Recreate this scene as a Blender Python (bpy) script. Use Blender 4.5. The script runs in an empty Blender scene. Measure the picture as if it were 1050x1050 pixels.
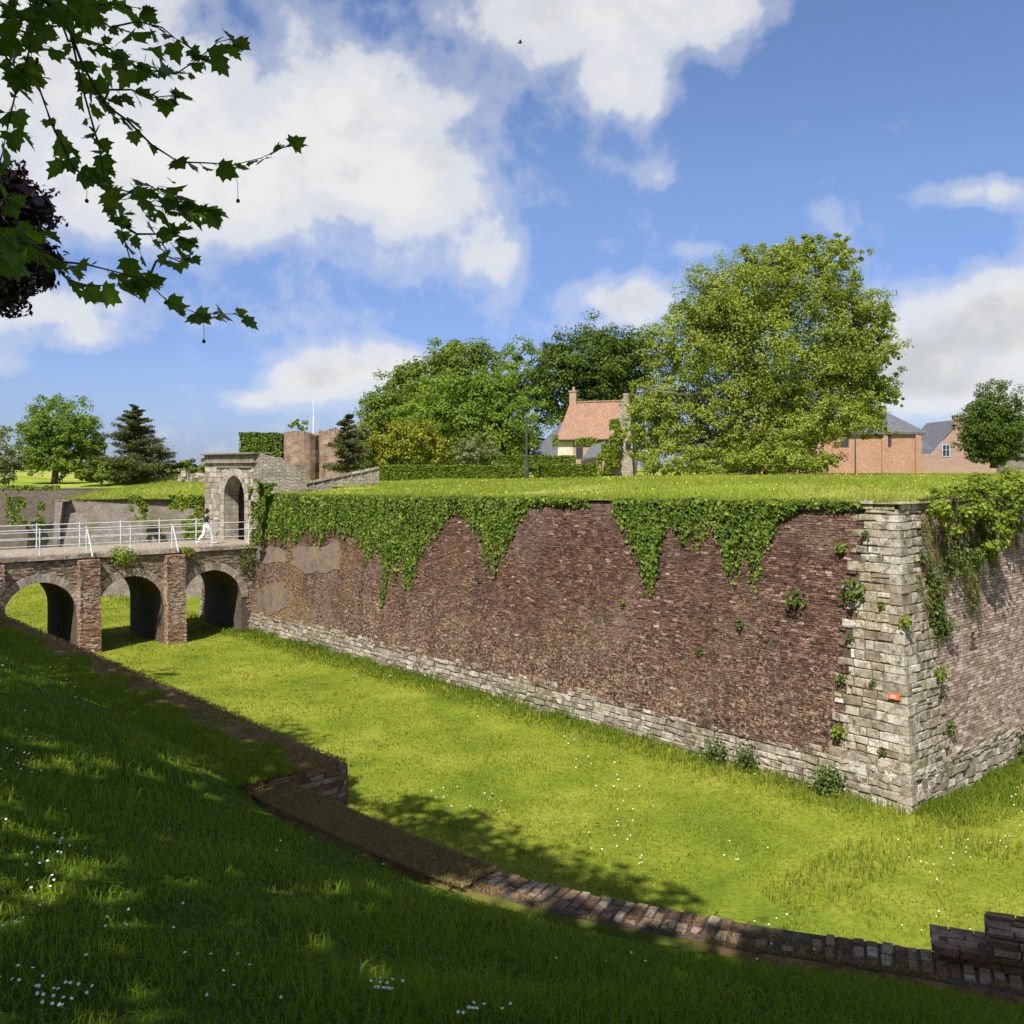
import bpy, math, random
import numpy as np
from mathutils import Vector, Matrix, noise as mnoise
random.seed(11); rng = np.random.default_rng(11)
R = math.radians
C = bpy.context.scene.collection
E, F, HY, CX = 8.0, 1000.0, 480.0, 525.0          # eye height, focal length, horizon row of the survey

def P(px, py, D): return Vector(((px-CX)*D/F, D, E-(py-HY)*D/F))
def G(px, py, z): return P(px, py, (E-z)*F/(py-HY))

# ------------------------------------------------------------------ scene tree helpers
def tag(o, label=None, cat=None, group=None, kind=None):
    if label: o['label'] = label
    if cat: o['category'] = cat
    if group: o['group'] = group
    if kind: o['kind'] = kind
    return o
def thing(name, label, cat, loc, group=None):
    o = bpy.data.objects.new(name, None); o.empty_display_size = .3
    o.location = loc; C.objects.link(o)
    return tag(o, label, cat, group)
def structure(o): o['kind'] = 'structure'; return o
def stuff(o, label, cat): return tag(o, label, cat, None, 'stuff')
WORLDLOC = {}
def wloc(o):
    v = Vector(o.location)
    while o.parent is not None:
        o = o.parent; v += Vector(o.location)
    return v
def link(name, me, material, parent=None, base=None):
    """mesh given in world metres; stored relative to its parent (or to base)"""
    o = bpy.data.objects.new(name, me)
    org = wloc(parent) if parent is not None else Vector(base if base is not None else (0, 0, 0))
    if org.length > 0: me.transform(Matrix.Translation(-org))
    if parent is not None: o.parent = parent
    else: o.location = org
    me.materials.append(M[material] if isinstance(material, str) else material); C.objects.link(o)
    return o

def np_mesh(name, V, k, rnd=None, smooth=False, idx=None):
    """V (n,3); faces of k loops, consecutive vertices unless idx is given"""
    V = np.asarray(V, np.float32)
    if idx is None: idx = np.arange(len(V), dtype=np.int32).reshape(-1, k)
    idx = np.asarray(idx, np.int32)
    me = bpy.data.meshes.new(name)
    me.vertices.add(len(V)); me.vertices.foreach_set('co', V.ravel())
    nf = len(idx)
    me.loops.add(nf*k); me.loops.foreach_set('vertex_index', idx.ravel())
    me.polygons.add(nf)
    me.polygons.foreach_set('loop_start', np.arange(0, nf*k, k, dtype=np.int32))
    me.polygons.foreach_set('loop_total', np.full(nf, k, np.int32))
    if smooth: me.polygons.foreach_set('use_smooth', np.ones(nf, bool))
    me.update(calc_edges=True)
    if rnd is not None:
        a = me.attributes.new('rnd', 'FLOAT', 'FACE'); a.data.foreach_set('value', np.asarray(rnd, np.float32))
    return me

class MB:
    def __init__(s): s.v = []; s.f = []; s.uv = []; s.r = []
    def face(s, pts, uv=None, r=None):
        i = len(s.v); s.v += [tuple(p) for p in pts]; s.f.append(tuple(range(i, i+len(pts))))
        s.uv.append(uv if uv else [(0, 0)]*len(pts)); s.r.append(random.random() if r is None else r)
    def hexa(s, p, r=None, skip=()):
        """p: 8 corners, 0-3 bottom ring, 4-7 top ring; uv in metres"""
        r = random.random() if r is None else r
        p = [Vector(q) for q in p]
        for n, q in enumerate(((0, 3, 2, 1), (4, 5, 6, 7), (0, 1, 5, 4), (1, 2, 6, 5), (2, 3, 7, 6), (3, 0, 4, 7))):
            if n in skip: continue
            a = [p[i] for i in q]
            w = (a[1]-a[0]).length; h = (a[3]-a[0]).length
            u0 = a[0].x+a[0].y*1.3; v0 = a[0].z
            s.face(a, [(u0, v0), (u0+w, v0), (u0+w, v0+h), (u0, v0+h)], r)
    def box(s, c, size, rz=0, r=None, jit=0, rx=0, ry=0):
        c = Vector(c); m = Matrix.Rotation(rz, 3, 'Z') @ Matrix.Rotation(ry, 3, 'Y') @ Matrix.Rotation(rx, 3, 'X')
        x, y, z = [a/2 for a in size]
        pts = []
        for dz in (-z, z):
            for dx, dy in ((-x, -y), (x, -y), (x, y), (-x, y)):
                q = Vector((dx, dy, dz))
                if jit: q += Vector((random.uniform(-jit, jit), random.uniform(-jit, jit), random.uniform(-jit, jit)))
                pts.append(c+m@q)
        s.hexa(pts, r)
    def tube(s, pts, rad, n=8, cap=True):
        pts = [Vector(p) for p in pts]
        if not hasattr(rad, '__len__'): rad = [rad]*len(pts)
        rings = []; L = 0
        for i, p in enumerate(pts):
            d = (pts[min(i+1, len(pts)-1)]-pts[max(i-1, 0)])
            d = d.normalized() if d.length > 1e-9 else Vector((0, 0, 1))
            a = d.cross(Vector((0, 0, 1)) if abs(d.z) < .9 else Vector((1, 0, 0))).normalized(); b = d.cross(a)
            rings.append([p+(a*math.cos(2*math.pi*k/n)+b*math.sin(2*math.pi*k/n))*rad[i] for k in range(n)])
        r = random.random()
        for i in range(len(rings)-1):
            l2 = L+(pts[i+1]-pts[i]).length
            for k in range(n):
                k2 = (k+1) % n; u = k/n*6.28*rad[i]; u2 = (k+1)/n*6.28*rad[i]
                s.face([rings[i][k2], rings[i][k], rings[i+1][k], rings[i+1][k2]], [(u2, L), (u, L), (u, l2), (u2, l2)], r)
            L = l2
        if cap:
            s.face(rings[0], None, r); s.face(list(reversed(rings[-1])), None, r)
    def lathe(s, c, prof, n=16):
        c = Vector(c); r = random.random()
        for (r0, z0), (r1, z1) in zip(prof[:-1], prof[1:]):
            for k in range(n):
                a, b = 2*math.pi*k/n, 2*math.pi*(k+1)/n
                pa = [c+Vector((r0*math.cos(a), r0*math.sin(a), z0)), c+Vector((r0*math.cos(b), r0*math.sin(b), z0)),
                      c+Vector((r1*math.cos(b), r1*math.sin(b), z1)), c+Vector((r1*math.cos(a), r1*math.sin(a), z1))]
                s.face(pa, [(a*r0, z0), (b*r0, z0), (b*r0, z1), (a*r0, z1)], r)
    def build(s, name, material, parent=None, base=None, merge=False, smooth=False, bevel=0):
        me = bpy.data.meshes.new(name); me.from_pydata(s.v, [], s.f)
        uv = me.uv_layers.new(name='UVMap')
        uv.data.foreach_set('uv', np.array([c for f in s.uv for c in f], np.float32).ravel())
        a = me.attributes.new('rnd', 'FLOAT', 'FACE'); a.data.foreach_set('value', np.array(s.r, np.float32))
        me.update()
        o = link(name, me, material, parent, base)
        if merge or bevel:
            import bmesh
            bm = bmesh.new(); bm.from_mesh(me); bmesh.ops.remove_doubles(bm, verts=bm.verts, dist=.0005); bm.to_mesh(me); bm.free()
        if smooth: me.polygons.foreach_set('use_smooth', np.ones(len(me.polygons), bool))
        if bevel:
            md = o.modifiers.new('bevel', 'BEVEL'); md.width = bevel; md.segments = 2; md.limit_method = 'ANGLE'
        return o

# ------------------------------------------------------------------ materials
class MT:
    def __init__(s, name):
        s.m = bpy.data.materials.new(name); s.m.use_nodes = True; s.nt = s.m.node_tree
        s.nt.nodes.clear(); s.out = s.nt.nodes.new('ShaderNodeOutputMaterial')
        s.tc = s.nt.nodes.new('ShaderNodeTexCoord')
    def n(s, t, ins=None, **pr):
        nd = s.nt.nodes.new(t)
        for k, v in pr.items(): setattr(nd, k, v)
        for k, v in (ins or {}).items():
            if isinstance(v, bpy.types.NodeSocket): s.nt.links.new(v, nd.inputs[k])
            else: nd.inputs[k].default_value = v
        return nd
    def noise(s, scale, detail=4, rough=.6, vec=None, dist=0):
        return s.n('ShaderNodeTexNoise', {'Vector': vec or s.tc.outputs['Object'], 'Scale': scale, 'Detail': detail, 'Roughness': rough, 'Distortion': dist}).outputs['Fac']
    def ramp(s, fac, stops, interp='LINEAR'):
        r = s.n('ShaderNodeValToRGB', {'Fac': fac}); cr = r.color_ramp; cr.interpolation = interp
        while len(cr.elements) < len(stops): cr.elements.new(.5)
        for e, (p, c) in zip(cr.elements, stops):
            e.position = p; e.color = (*c, 1) if hasattr(c, '__len__') else (c, c, c, 1)
        return r.outputs['Color']
    def mix(s, fac, a, b, mode='MIX'):
        x = s.n('ShaderNodeMix', data_type='RGBA', blend_type=mode)
        for i, v in ((0, fac), (6, a), (7, b)):
            if isinstance(v, bpy.types.NodeSocket): s.nt.links.new(v, x.inputs[i])
            else: x.inputs[i].default_value = (*v, 1) if hasattr(v, '__len__') else v
        return x.outputs[2]
    def math(s, op, a, b=0.0, clamp=False):
        return s.n('ShaderNodeMath', {0: a, 1: b}, operation=op, use_clamp=clamp).outputs[0]
    def attr(s, name='rnd'): return s.n('ShaderNodeAttribute', attribute_name=name).outputs['Fac']
    def bump(s, h, strength=.5, dist=.02, nrm=None):
        d = {'Height': h, 'Strength': strength, 'Distance': dist}
        if nrm is not None: d['Normal'] = nrm
        return s.n('ShaderNodeBump', d).outputs['Normal']
    def pbr(s, col, rough=.9, nrm=None, spec=.2, metal=0):
        d = {'Base Color': col if isinstance(col, bpy.types.NodeSocket) else (*col, 1), 'Roughness': rough, 'Specular IOR Level': spec, 'Metallic': metal}
        if nrm is not None: d['Normal'] = nrm
        return s.n('ShaderNodeBsdfPrincipled', d).outputs[0]
    def done(s, sh): s.nt.links.new(sh, s.out.inputs[0]); return s.m

def leaf_mat(name, stops, trans=.35, rough=.45, spec=.3, tcol=1.4, nscale=.35):
    m = MT(name); a = m.attr(); big = m.noise(nscale, 2)
    f = m.math('ADD', m.math('MULTIPLY', a, .65), m.math('MULTIPLY', m.math('SUBTRACT', big, .3), .8), True)
    col = m.ramp(f, stops)
    p = m.pbr(col, rough, None, spec)
    tc = m.mix(1.0, col, (tcol*1.05, tcol, tcol*.5), 'MULTIPLY')
    t = m.n('ShaderNodeBsdfTranslucent', {'Color': tc}).outputs[0]
    return m.done(m.n('ShaderNodeMixShader', {0: trans, 1: p, 2: t}).outputs[0])

def stone_mat(name, stops, dirt=(.05, .045, .035), dirtamt=.5, moss=None, scale=1.0, bump=.4, big=.35, pale=None, mossz=None, grit=None):
    """individually laid stones / bricks: colour per piece + weathering"""
    m = MT(name); a = m.attr()
    col = m.ramp(a, stops)
    fine = m.noise(14*scale, 5, .75); mid = m.noise(2.2*scale, 5, .65); bg = m.noise(big, 4, .6)
    col = m.mix(1.0, col, m.ramp(fine, [(.28, .35), (.72, 1.6)]), 'MULTIPLY')
    if grit:                           # broken, speckled faces low on the wall
        g = m.ramp(m.noise(11, 3, .75), [(.50, 0), (.60, 1)]); zz = m.n('ShaderNodeSeparateXYZ', {0: m.tc.outputs['Object']}).outputs['Z']
        lowz = m.ramp(m.math('ADD', m.math('MULTIPLY', zz, .14), m.math('MULTIPLY', m.math('SUBTRACT', m.noise(.25, 3), .5), 1.1)), [(.20, 1), (.62, .12)])
        col = m.mix(m.math('MULTIPLY', m.math('MULTIPLY', g, lowz), .9), col, (.37, .295, .22))
        sv = m.n('ShaderNodeMapping', {0: m.tc.outputs['Object'], 3: (1, 1, .10)}).outputs[0]
        stk = m.ramp(m.noise(1.6, 5, .7, sv), [(.50, 0), (.66, 1)]); col = m.mix(m.math('MULTIPLY', stk, .55), col, (.055, .036, .028))
        rep_ = m.ramp(m.noise(.33, 2, .5), [(.57, 0), (.63, 1)]); col = m.mix(m.math('MULTIPLY', rep_, .35), col, (.21, .15, .115))
        dk = m.ramp(m.noise(13, 3, .8), [(.34, 1), (.46, 0)]); col = m.mix(m.math('MULTIPLY', dk, .8), col, (.02, .013, .011))
    col = m.mix(m.math('MULTIPLY', m.ramp(mid, [(.47, 0), (.68, 1)]), dirtamt), col, dirt)
    if pale is not None:
        k = m.math('MULTIPLY', m.ramp(m.noise(big*1.7, 3), [(.54, 0), (.74, .8)]), m.ramp(m.noise(9*scale, 4, .8), [(.46, 0), (.64, 1)]))
        col = m.mix(k, col, pale)
    if moss is not None:
        k = m.math('MULTIPLY', m.ramp(bg, [(.5, 0), (.62, 1)]), m.ramp(m.noise(6*scale, 4, .7), [(.45, 0), (.6, 1)]))
        if mossz is not None: k = m.math('MULTIPLY', k, mossz(m))
        col = m.mix(k, col, moss)
    h = m.math('ADD', m.math('MULTIPLY', fine, .5), mid)
    return m.done(m.pbr(col, .95, m.bump(h, bump, .03), .1))

def brick_mat(name, c1, c2, mortar, bw=.22, bh=.072, stain=(.06, .05, .04), stainamt=.5, bump=.6, moss=None):
    m = MT(name)
    uv = m.n('ShaderNodeVectorMath', {0: m.tc.outputs['UV'], 1: m.n('ShaderNodeVectorMath', {0: m.n('ShaderNodeTexNoise', {'Vector': m.tc.outputs['UV'], 'Scale': 3.0}).outputs['Color'], 'Scale': .05}, operation='SCALE').outputs[0]}, operation='ADD').outputs[0]
    b = m.n('ShaderNodeTexBrick', {'Vector': uv, 'Color1': (*c1, 1), 'Color2': (*c2, 1), 'Mortar': (*mortar, 1), 'Scale': 1.0, 'Mortar Size': .011, 'Mortar Smooth': .3, 'Bias': 0.0, 'Brick Width': bw, 'Row Height': bh})
    fine = m.noise(12, 5, .75); mid = m.noise(1.5, 5, .65)
    col = m.mix(1.0, b.outputs['Color'], m.ramp(fine, [(.28, .35), (.72, 1.65)]), 'MULTIPLY')
    col = m.mix(m.math('MULTIPLY', m.ramp(mid, [(.45, 0), (.7, 1)]), stainamt), col, stain)
    if moss is not None: col = m.mix(m.math('MULTIPLY', m.ramp(m.noise(.6, 4), [(.52, 0), (.66, 1)]), .8), col, moss)
    h = m.math('SUBTRACT', m.math('MULTIPLY', fine, .5), b.outputs['Fac'])
    return m.done(m.pbr(col, .95, m.bump(h, bump, .02), .1))

def plain_mat(name, c, rough=.6, metal=0, var=.25, scale=6, bump=0, spec=.3):
    m = MT(name); f = m.noise(scale, 4)
    col = m.mix(1.0, c, m.ramp(f, [(.3, 1-var), (.7, 1+var)]), 'MULTIPLY')
    return m.done(m.pbr(col, rough, m.bump(f, bump, .02) if bump else None, spec, metal))

def ground_mat(name, stops, scale=.5, fine=(.6, 1.35), bare=None, bump=.5):
    m = MT(name); a = m.noise(scale, 6, .65); b = m.noise(9, 5, .75)
    col = m.ramp(a, stops)
    col = m.mix(1.0, col, m.ramp(b, [(.3, fine[0]), (.7, fine[1])]), 'MULTIPLY')
    if bare is not None:
        c, lo, hi = bare
        col = m.mix(m.ramp(m.noise(.35, 6, .7, dist=.6), [(lo, 0), (hi, 1)]), col, c)
    return m.done(m.pbr(col, .95, m.bump(b, bump, .05), .05))

M = {}
M['grass_lit'] = leaf_mat('meadow_grass', [(0, (.092, .145, .013)), (.4, (.20, .24, .025)), (.7, (.285, .30, .038)), (1, (.40, .375, .08))], .35, .6, .12, 1.2, .5)
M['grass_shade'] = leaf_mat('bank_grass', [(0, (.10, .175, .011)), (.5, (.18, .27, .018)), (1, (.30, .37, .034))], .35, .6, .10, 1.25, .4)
M['grass_top'] = leaf_mat('terrace_grass', [(0, (.13, .19, .016)), (.5, (.23, .285, .03)), (1, (.40, .39, .11))], .3, .6, .15, 1.2, .15)
M['grass_dry'] = leaf_mat('dry_grass', [(0, (.14, .095, .035)), (.5, (.29, .215, .085)), (1, (.44, .36, .17))], .25, .8, .1, 1.1)
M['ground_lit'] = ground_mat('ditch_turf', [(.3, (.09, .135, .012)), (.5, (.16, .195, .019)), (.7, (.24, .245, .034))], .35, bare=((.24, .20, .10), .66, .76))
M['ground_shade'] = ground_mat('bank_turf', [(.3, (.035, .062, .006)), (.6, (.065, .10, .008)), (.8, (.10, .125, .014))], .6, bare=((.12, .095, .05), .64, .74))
M['ground_top'] = ground_mat('terrace_turf', [(.3, (.14, .20, .018)), (.5, (.23, .28, .03)), (.7, (.40, .37, .13))], .13)
M['dirt'] = ground_mat('dirt_strip', [(.3, (.10, .062, .028)), (.5, (.19, .125, .058)), (.7, (.29, .21, .11))], 1.5, (.4, 1.6), bare=((.09, .12, .015), .52, .64), bump=1)
def zmask(m):
    s = m.n('ShaderNodeSeparateXYZ', {0: m.tc.outputs['Object']}); return m.ramp(m.math('MULTIPLY', s.outputs['X'], -.03), [(.25, .15), (.65, 1)])
M['brick_main'] = stone_mat('weathered_purple_brick', [(0, (.066, .034, .025)), (.3, (.115, .060, .042)), (.7, (.165, .088, .062)), (.95, (.22, .13, .092)), (.985, (.31, .25, .19)), (1, (.36, .31, .25))], (.055, .034, .026), .55, (.25, .18, .06), 1.4, .9, .3, (.30, .23, .17), zmask, (.42, 1.0))
M['brick_right'] = stone_mat('pinkish_brick', [(0, (.22, .145, .12)), (.4, (.34, .24, .20)), (.8, (.44, .34, .285)), (1, (.54, .46, .39))], (.16, .12, .10), .4, (.24, .22, .10), 1, .6)
M['mortar'] = stone_mat('old_mortar', [(0, (.085, .063, .048)), (1, (.105, .08, .06))], (.06, .05, .045), .7, None, 1.5, .8)
M['quoin'] = stone_mat('cream_limestone', [(0, (.25, .205, .15)), (.4, (.37, .325, .25)), (.8, (.46, .415, .335)), (1, (.58, .54, .46))], (.085, .07, .05), .95, (.22, .17, .07), 2.1, 1.0, .8)
M['plinth'] = stone_mat('grey_rubble_stone', [(0, (.20, .165, .125)), (.5, (.32, .275, .215)), (1, (.43, .385, .315))], (.08, .068, .052), .7, (.13, .13, .05), 1.4, .8, .7)
M['coping'] = stone_mat('coping_brick', [(0, (.17, .095, .06)), (.35, (.27, .165, .105)), (.75, (.36, .255, .175)), (1, (.44, .36, .27))], (.085, .06, .03), .6, (.09, .09, .02), 3.6, .9, .9)
M['bridge'] = brick_mat('bridge_masonry', (.36, .26, .205), (.44, .355, .29), (.46, .41, .33), .22, .075, (.17, .14, .11), .5, .7, (.14, .12, .05))
M['redbrick'] = brick_mat('red_buttress_brick', (.34, .185, .125), (.44, .27, .19), (.48, .41, .32), .22, .075, (.20, .14, .10), .5, .8)
M['vouss'] = stone_mat('arch_brick', [(0, (.30, .225, .18)), (.5, (.40, .32, .255)), (1, (.48, .41, .33))], (.08, .065, .05), .5)
M['gate'] = brick_mat('gate_ashlar', (.42, .375, .305), (.50, .455, .38), (.22, .19, .15), .42, .24, (.13, .11, .085), .6, .8)
M['gatetrim'] = stone_mat('gate_trim_stone', [(0, (.32, .28, .22)), (1, (.48, .43, .36))], (.11, .09, .07), .75)
M['gatewall'] = brick_mat('gate_flank_rubble', (.27, .235, .185), (.36, .32, .26), (.13, .11, .085), .38, .17, (.10, .085, .065), .5, 1.0)
M['greywall'] = brick_mat('grey_rampart_brick', (.20, .165, .145), (.27, .235, .205), (.24, .215, .18), .22, .075, (.11, .09, .075), .6, .6, (.13, .115, .045))
M['darkwall'] = brick_mat('dark_rampart_brick', (.13, .10, .085), (.17, .14, .115), (.15, .13, .10), .22, .075, (.05, .045, .035), .5)
M['tower'] = brick_mat('tower_brick', (.27, .15, .105), (.37, .25, .19), (.38, .32, .25), .24, .085, (.10, .075, .055), .8, 1.0, (.20, .165, .09))
M['barn'] = brick_mat('orange_brick', (.36, .165, .10), (.42, .22, .14), (.40, .32, .24), .22, .08, (.27, .15, .10), .4, .5)
M['houseb'] = brick_mat('pinkish_house_brick', (.34, .20, .15), (.40, .26, .20), (.42, .35, .28), .22, .08, (.24, .17, .13), .4, .5)
M['cream'] = plain_mat('cream_render', (.55, .49, .38), .9, 0, .25, 3, .3)
M['ruin'] = brick_mat('ruined_gable_stone', (.36, .30, .235), (.46, .40, .32), (.30, .25, .19), .35, .16, (.17, .14, .11), .6, 1.0)
M['tile'] = brick_mat('clay_roof_tile', (.33, .175, .11), (.41, .245, .165), (.17, .10, .07), .18, .13, (.20, .15, .11), .75, 1.0)
M['slate'] = brick_mat('slate_roof', (.10, .105, .12), (.135, .14, .155), (.06, .062, .07), .28, .16, (.16, .155, .14), .4, .5)
M['metal'] = plain_mat('pale_painted_steel', (.58, .60, .61), .5, 0, .3, 10, 0, .4)
M['darkmetal'] = plain_mat('dark_painted_steel', (.05, .06, .06), .5)
M['grave'] = plain_mat('bridge_gravel', (.27, .225, .17), .95, 0, .6, 9, .6)
M['bark'] = plain_mat('brown_bark', (.10, .078, .055), .95, 0, .45, 5, .8)
M['barkpale'] = plain_mat('plane_bark', (.19, .17, .125), .9, 0, .5, 3, .5)
M['twig'] = plain_mat('grey_brown_twig', (.075, .058, .04), .85, 0, .3, 20)
M['glass'] = plain_mat('dark_window_glass', (.03, .035, .04), .1, 0, .1, 3, 0, .6)
M['bluepaint'] = plain_mat('pale_blue_paint', (.38, .48, .62), .5)
M['white'] = plain_mat('white_paint', (.75, .75, .73), .5)
M['orange'] = plain_mat('orange_plate', (.62, .13, .04), .5)
M['ivy'] = leaf_mat('ivy_leaf', [(0, (.032, .062, .009)), (.4, (.09, .15, .017)), (.85, (.23, .30, .04)), (1, (.28, .24, .07))], .22, .6, .18, 1.3, 1.6)
M['vine'] = leaf_mat('bright_vine_leaf', [(0, (.07, .12, .012)), (.5, (.17, .235, .022)), (1, (.34, .38, .04))], .35, .55, .2)
M['weed'] = leaf_mat('weed_leaf', [(0, (.04, .075, .012)), (.5, (.09, .14, .022)), (1, (.18, .22, .05))], .3)
M['oak'] = leaf_mat('dark_tree_leaf', [(0, (.07, .115, .009)), (.5, (.145, .20, .018)), (1, (.25, .31, .04))], .3, .5, .25, 1.4, .16)
M['deep'] = leaf_mat('deep_green_leaf', [(0, (.04, .075, .008)), (.5, (.085, .135, .014)), (1, (.17, .22, .03))], .3, .5, .2, 1.3, .3)
M['fresh'] = leaf_mat('fresh_tree_leaf', [(0, (.085, .155, .012)), (.5, (.16, .245, .022)), (1, (.27, .34, .045))], .35, .5, .25, 1.4, .2)
M['olive'] = leaf_mat('olive_tree_leaf', [(0, (.105, .155, .014)), (.45, (.225, .285, .03)), (1, (.40, .445, .085))], .35, .45, .3, 1.3, .22)
M['yellow'] = leaf_mat('yellowish_shrub_leaf', [(0, (.10, .14, .012)), (.4, (.22, .25, .020)), (1, (.40, .37, .04))], .3, .5, .25, 1.2, .4)
M['silver'] = leaf_mat('silvery_bush_leaf', [(0, (.13, .16, .06)), (1, (.27, .29, .12))], .3)
M['conifer'] = leaf_mat('conifer_needle', [(0, (.05, .075, .022)), (.5, (.11, .13, .04)), (1, (.24, .20, .075))], .15, .6, .2)
M['copper'] = leaf_mat('copper_beech_leaf', [(0, (.010, .005, .006)), (1, (.030, .013, .014))], .15, .4, .3, 1.2)
M['plane'] = leaf_mat('plane_leaf', [(0, (.06, .12, .012)), (.5, (.10, .18, .016)), (1, (.18, .26, .025))], .5, .45, .3, 1.4, 1.2)
M['petal'] = plain_mat('daisy_petal', (.82, .82, .78), .7, 0, .1)
M['buttercup'] = plain_mat('yellow_petal', (.72, .55, .03), .6, 0, .2)
M['skin'] = plain_mat('skin', (.48, .30, .22), .6, 0, .08)
M['hair'] = plain_mat('dark_hair', (.02, .014, .011), .6)
M['whitecloth'] = plain_mat('white_cotton', (.78, .77, .75), .85, 0, .06)
M['blackcloth'] = plain_mat('black_cotton', (.028, .028, .03), .85)

# ------------------------------------------------------------------ site geometry
C0 = Vector((9.16, 22.35)); wd = Vector((-.658, .753)).normalized(); rd = Vector((.753, .658)).normalized()
rd = Vector((wd.y, -wd.x)); n1 = -rd; BT = .10
def topz(a): return 7.12-.52*min(max(a, 0), 34.7)/34.7
def fl(s, t, o=0):            # left face of the bastion: s along, t height, o out of the wall
    p = C0+wd*s+rd*(BT*t-o); return Vector((p.x, p.y, t))
def bulge(s, t): return max(0, .055*(mnoise.noise((s*.28, t*.5, 2))+.35)+.018*mnoise.noise((s*1.4, t*1.9, 6)))
def flb(s, t, o=0): return fl(s, t, o+bulge(s, t)*min(1, max(0, 7-t)/.8))
def fr(s, t, o=0):            # right face
    p = C0+rd*s+wd*(BT*t-o); return Vector((p.x, p.y, t))
def hit(px, py, left=True):   # where the line of sight of a surveyed point meets a face
    n = n1 if left else -wd
    k = Vector(((px-CX)/F, 1.0)); m = (py-HY)/F
    D = (C0.dot(n)-8*BT)/(k.dot(n)-BT*m)
    p = k*D; return (p-C0).dot(wd if left else rd), E-D*m
def wallgap(p): return (Vector((p[0], p[1]))-C0).dot(n1)
SUN = Vector((-.24, -.55, .80)).normalized()

# -------- ditch + country floor: one sheet to the horizon
def sheet(name, X, Y, zf, material, keep=None):
    X = np.asarray(X); Y = np.asarray(Y); nx, ny = len(X), len(Y)
    gx, gy = np.meshgrid(X, Y); z = np.array([[zf(x, y) for x in X] for y in Y])
    V = np.stack([gx, gy, z], -1).reshape(-1, 3)
    i = np.arange(nx*ny).reshape(ny, nx)
    q = np.stack([i[:-1, :-1], i[:-1, 1:], i[1:, 1:], i[1:, :-1]], -1).reshape(-1, 4)
    return link(name, np_mesh(name, V, 4, None, True, q), material)
def zditch(x, y):
    if y > 100 or abs(x) > 60: return 0.0
    g = wallgap((x, y))
    z = .09*mnoise.noise((x*.25, y*.25, 1))+.04*mnoise.noise((x*.9, y*.9, 4))
    if 0 < g < 2.2: z += .10*(1-g/2.2)
    return z
gnd = sheet('ground', np.concatenate([[-3000, -800, -200, -70], np.arange(-50, 40.1, .8), [60, 200, 800, 3000]]),
            np.concatenate([[-3000, -600, -60], np.arange(-6, 90.1, .8), [130, 400, 1200, 3500]]), zditch, M['ground_lit'])
structure(gnd)

# -------- bastion terrace
def zterr(a, d):
    m = max(0, min(d-.71, a-.71)); mm = min(m, 110)
    z = topz(a)+.03+.55*(1-math.exp(-mm/6.5))+.0070*mm
    p = C0+wd*a+rd*d
    z += .07*mnoise.noise((p.x*.15, p.y*.15, 2))*min(1, m/3)
    return z
def make_terrace():
    A = np.concatenate([[.60], np.arange(1, 34, .6), [33.2, 34, 36, 38, 40], np.arange(42, 120, 4), [150, 200, 300, 400]])
    Dd = np.concatenate([[.60, .8], np.arange(1.2, 12, .5), np.arange(12, 60, 1.5), np.arange(60, 140, 4), [160, 220, 320, 450]])
    V = []; 
    for d in Dd:
        for a in A:
            p = C0+wd*a+rd*d; V.append((p.x, p.y, zterr(a, d)))
    n = len(A); q = []
    for j in range(len(Dd)-1):
        for i in range(n-1):
            a, d = A[i], Dd[j]; p = C0+wd*(a+1)+rd*d
            if a >= 33.2 and d < 5.6: continue
            if a > 39 and p.x < -11.5: continue
            q.append((j*n+i, j*n+i+1, (j+1)*n+i+1, (j+1)*n+i))
    q = [tuple(reversed(f)) for f in q]
    o = link('terrace', np_mesh('terrace', V, 4, None, True, q), M['ground_top']); return structure(o)
make_terrace()

# -------- bastion masonry
def masonry(mb, fn, s0, s1, t0f, t1f, bl, bh, gap=.012, rel=(0, .02), lv=.1, keep=None, skew=.0, course_jit=0, back=-.05, jit=.004, chamfer=0):
    """courses of single bricks on a face; t0f/t1f heights (function of s)"""
    t = min(t0f(s0), t0f(s1)); row = 0; tmax = max(t1f(s0), t1f(s1))
    while t < tmax:
        h = bh*(1+random.uniform(-course_jit, course_jit))
        s = s0-random.random()*bl
        while s < s1:
            L = bl*(1+random.uniform(-lv, lv))
            a, b = max(s, s0), min(s+L, s1)
            sm = (a+b)/2
            if b-a > bl*.15 and t >= t0f(sm)-h*.4 and t+h <= t1f(sm)+h*.4 and (keep is None or keep(sm, t+h/2, row)):
                o = random.uniform(*rel); g = gap/2
                j = lambda: random.uniform(-jit, jit)
                c = chamfer
                fq = [(a+g+c, t+g+c), (b-g-c, t+g+c), (b-g-c, t+h-g-c), (a+g+c, t+h-g-c)]
                bq = [(a+g, t+g), (b-g, t+g), (b-g, t+h-g), (a+g, t+h-g)]
                fp = [fn(x+j(), y+j(), o+j()) for x, y in fq]
                if c:
                    mp = [fn(x, y, o-c) for x, y in bq]; bp = [fn(x, y, back) for x, y in bq]
                else:
                    bp = [fn(x, y, back) for x, y in bq]; mp = None
                r = random.random()
                mb.face(fp, None, r)
                for i in range(4):
                    k = (i+1) % 4
                    if mp:
                        mb.face([fp[k], fp[i], mp[i], mp[k]], None, r); mb.face([mp[k], mp[i], bp[i], bp[k]], None, r)
                    else: mb.face([fp[k], fp[i], bp[i], bp[k]], None, r)
            s += L
        t += h; row += 1

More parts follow.
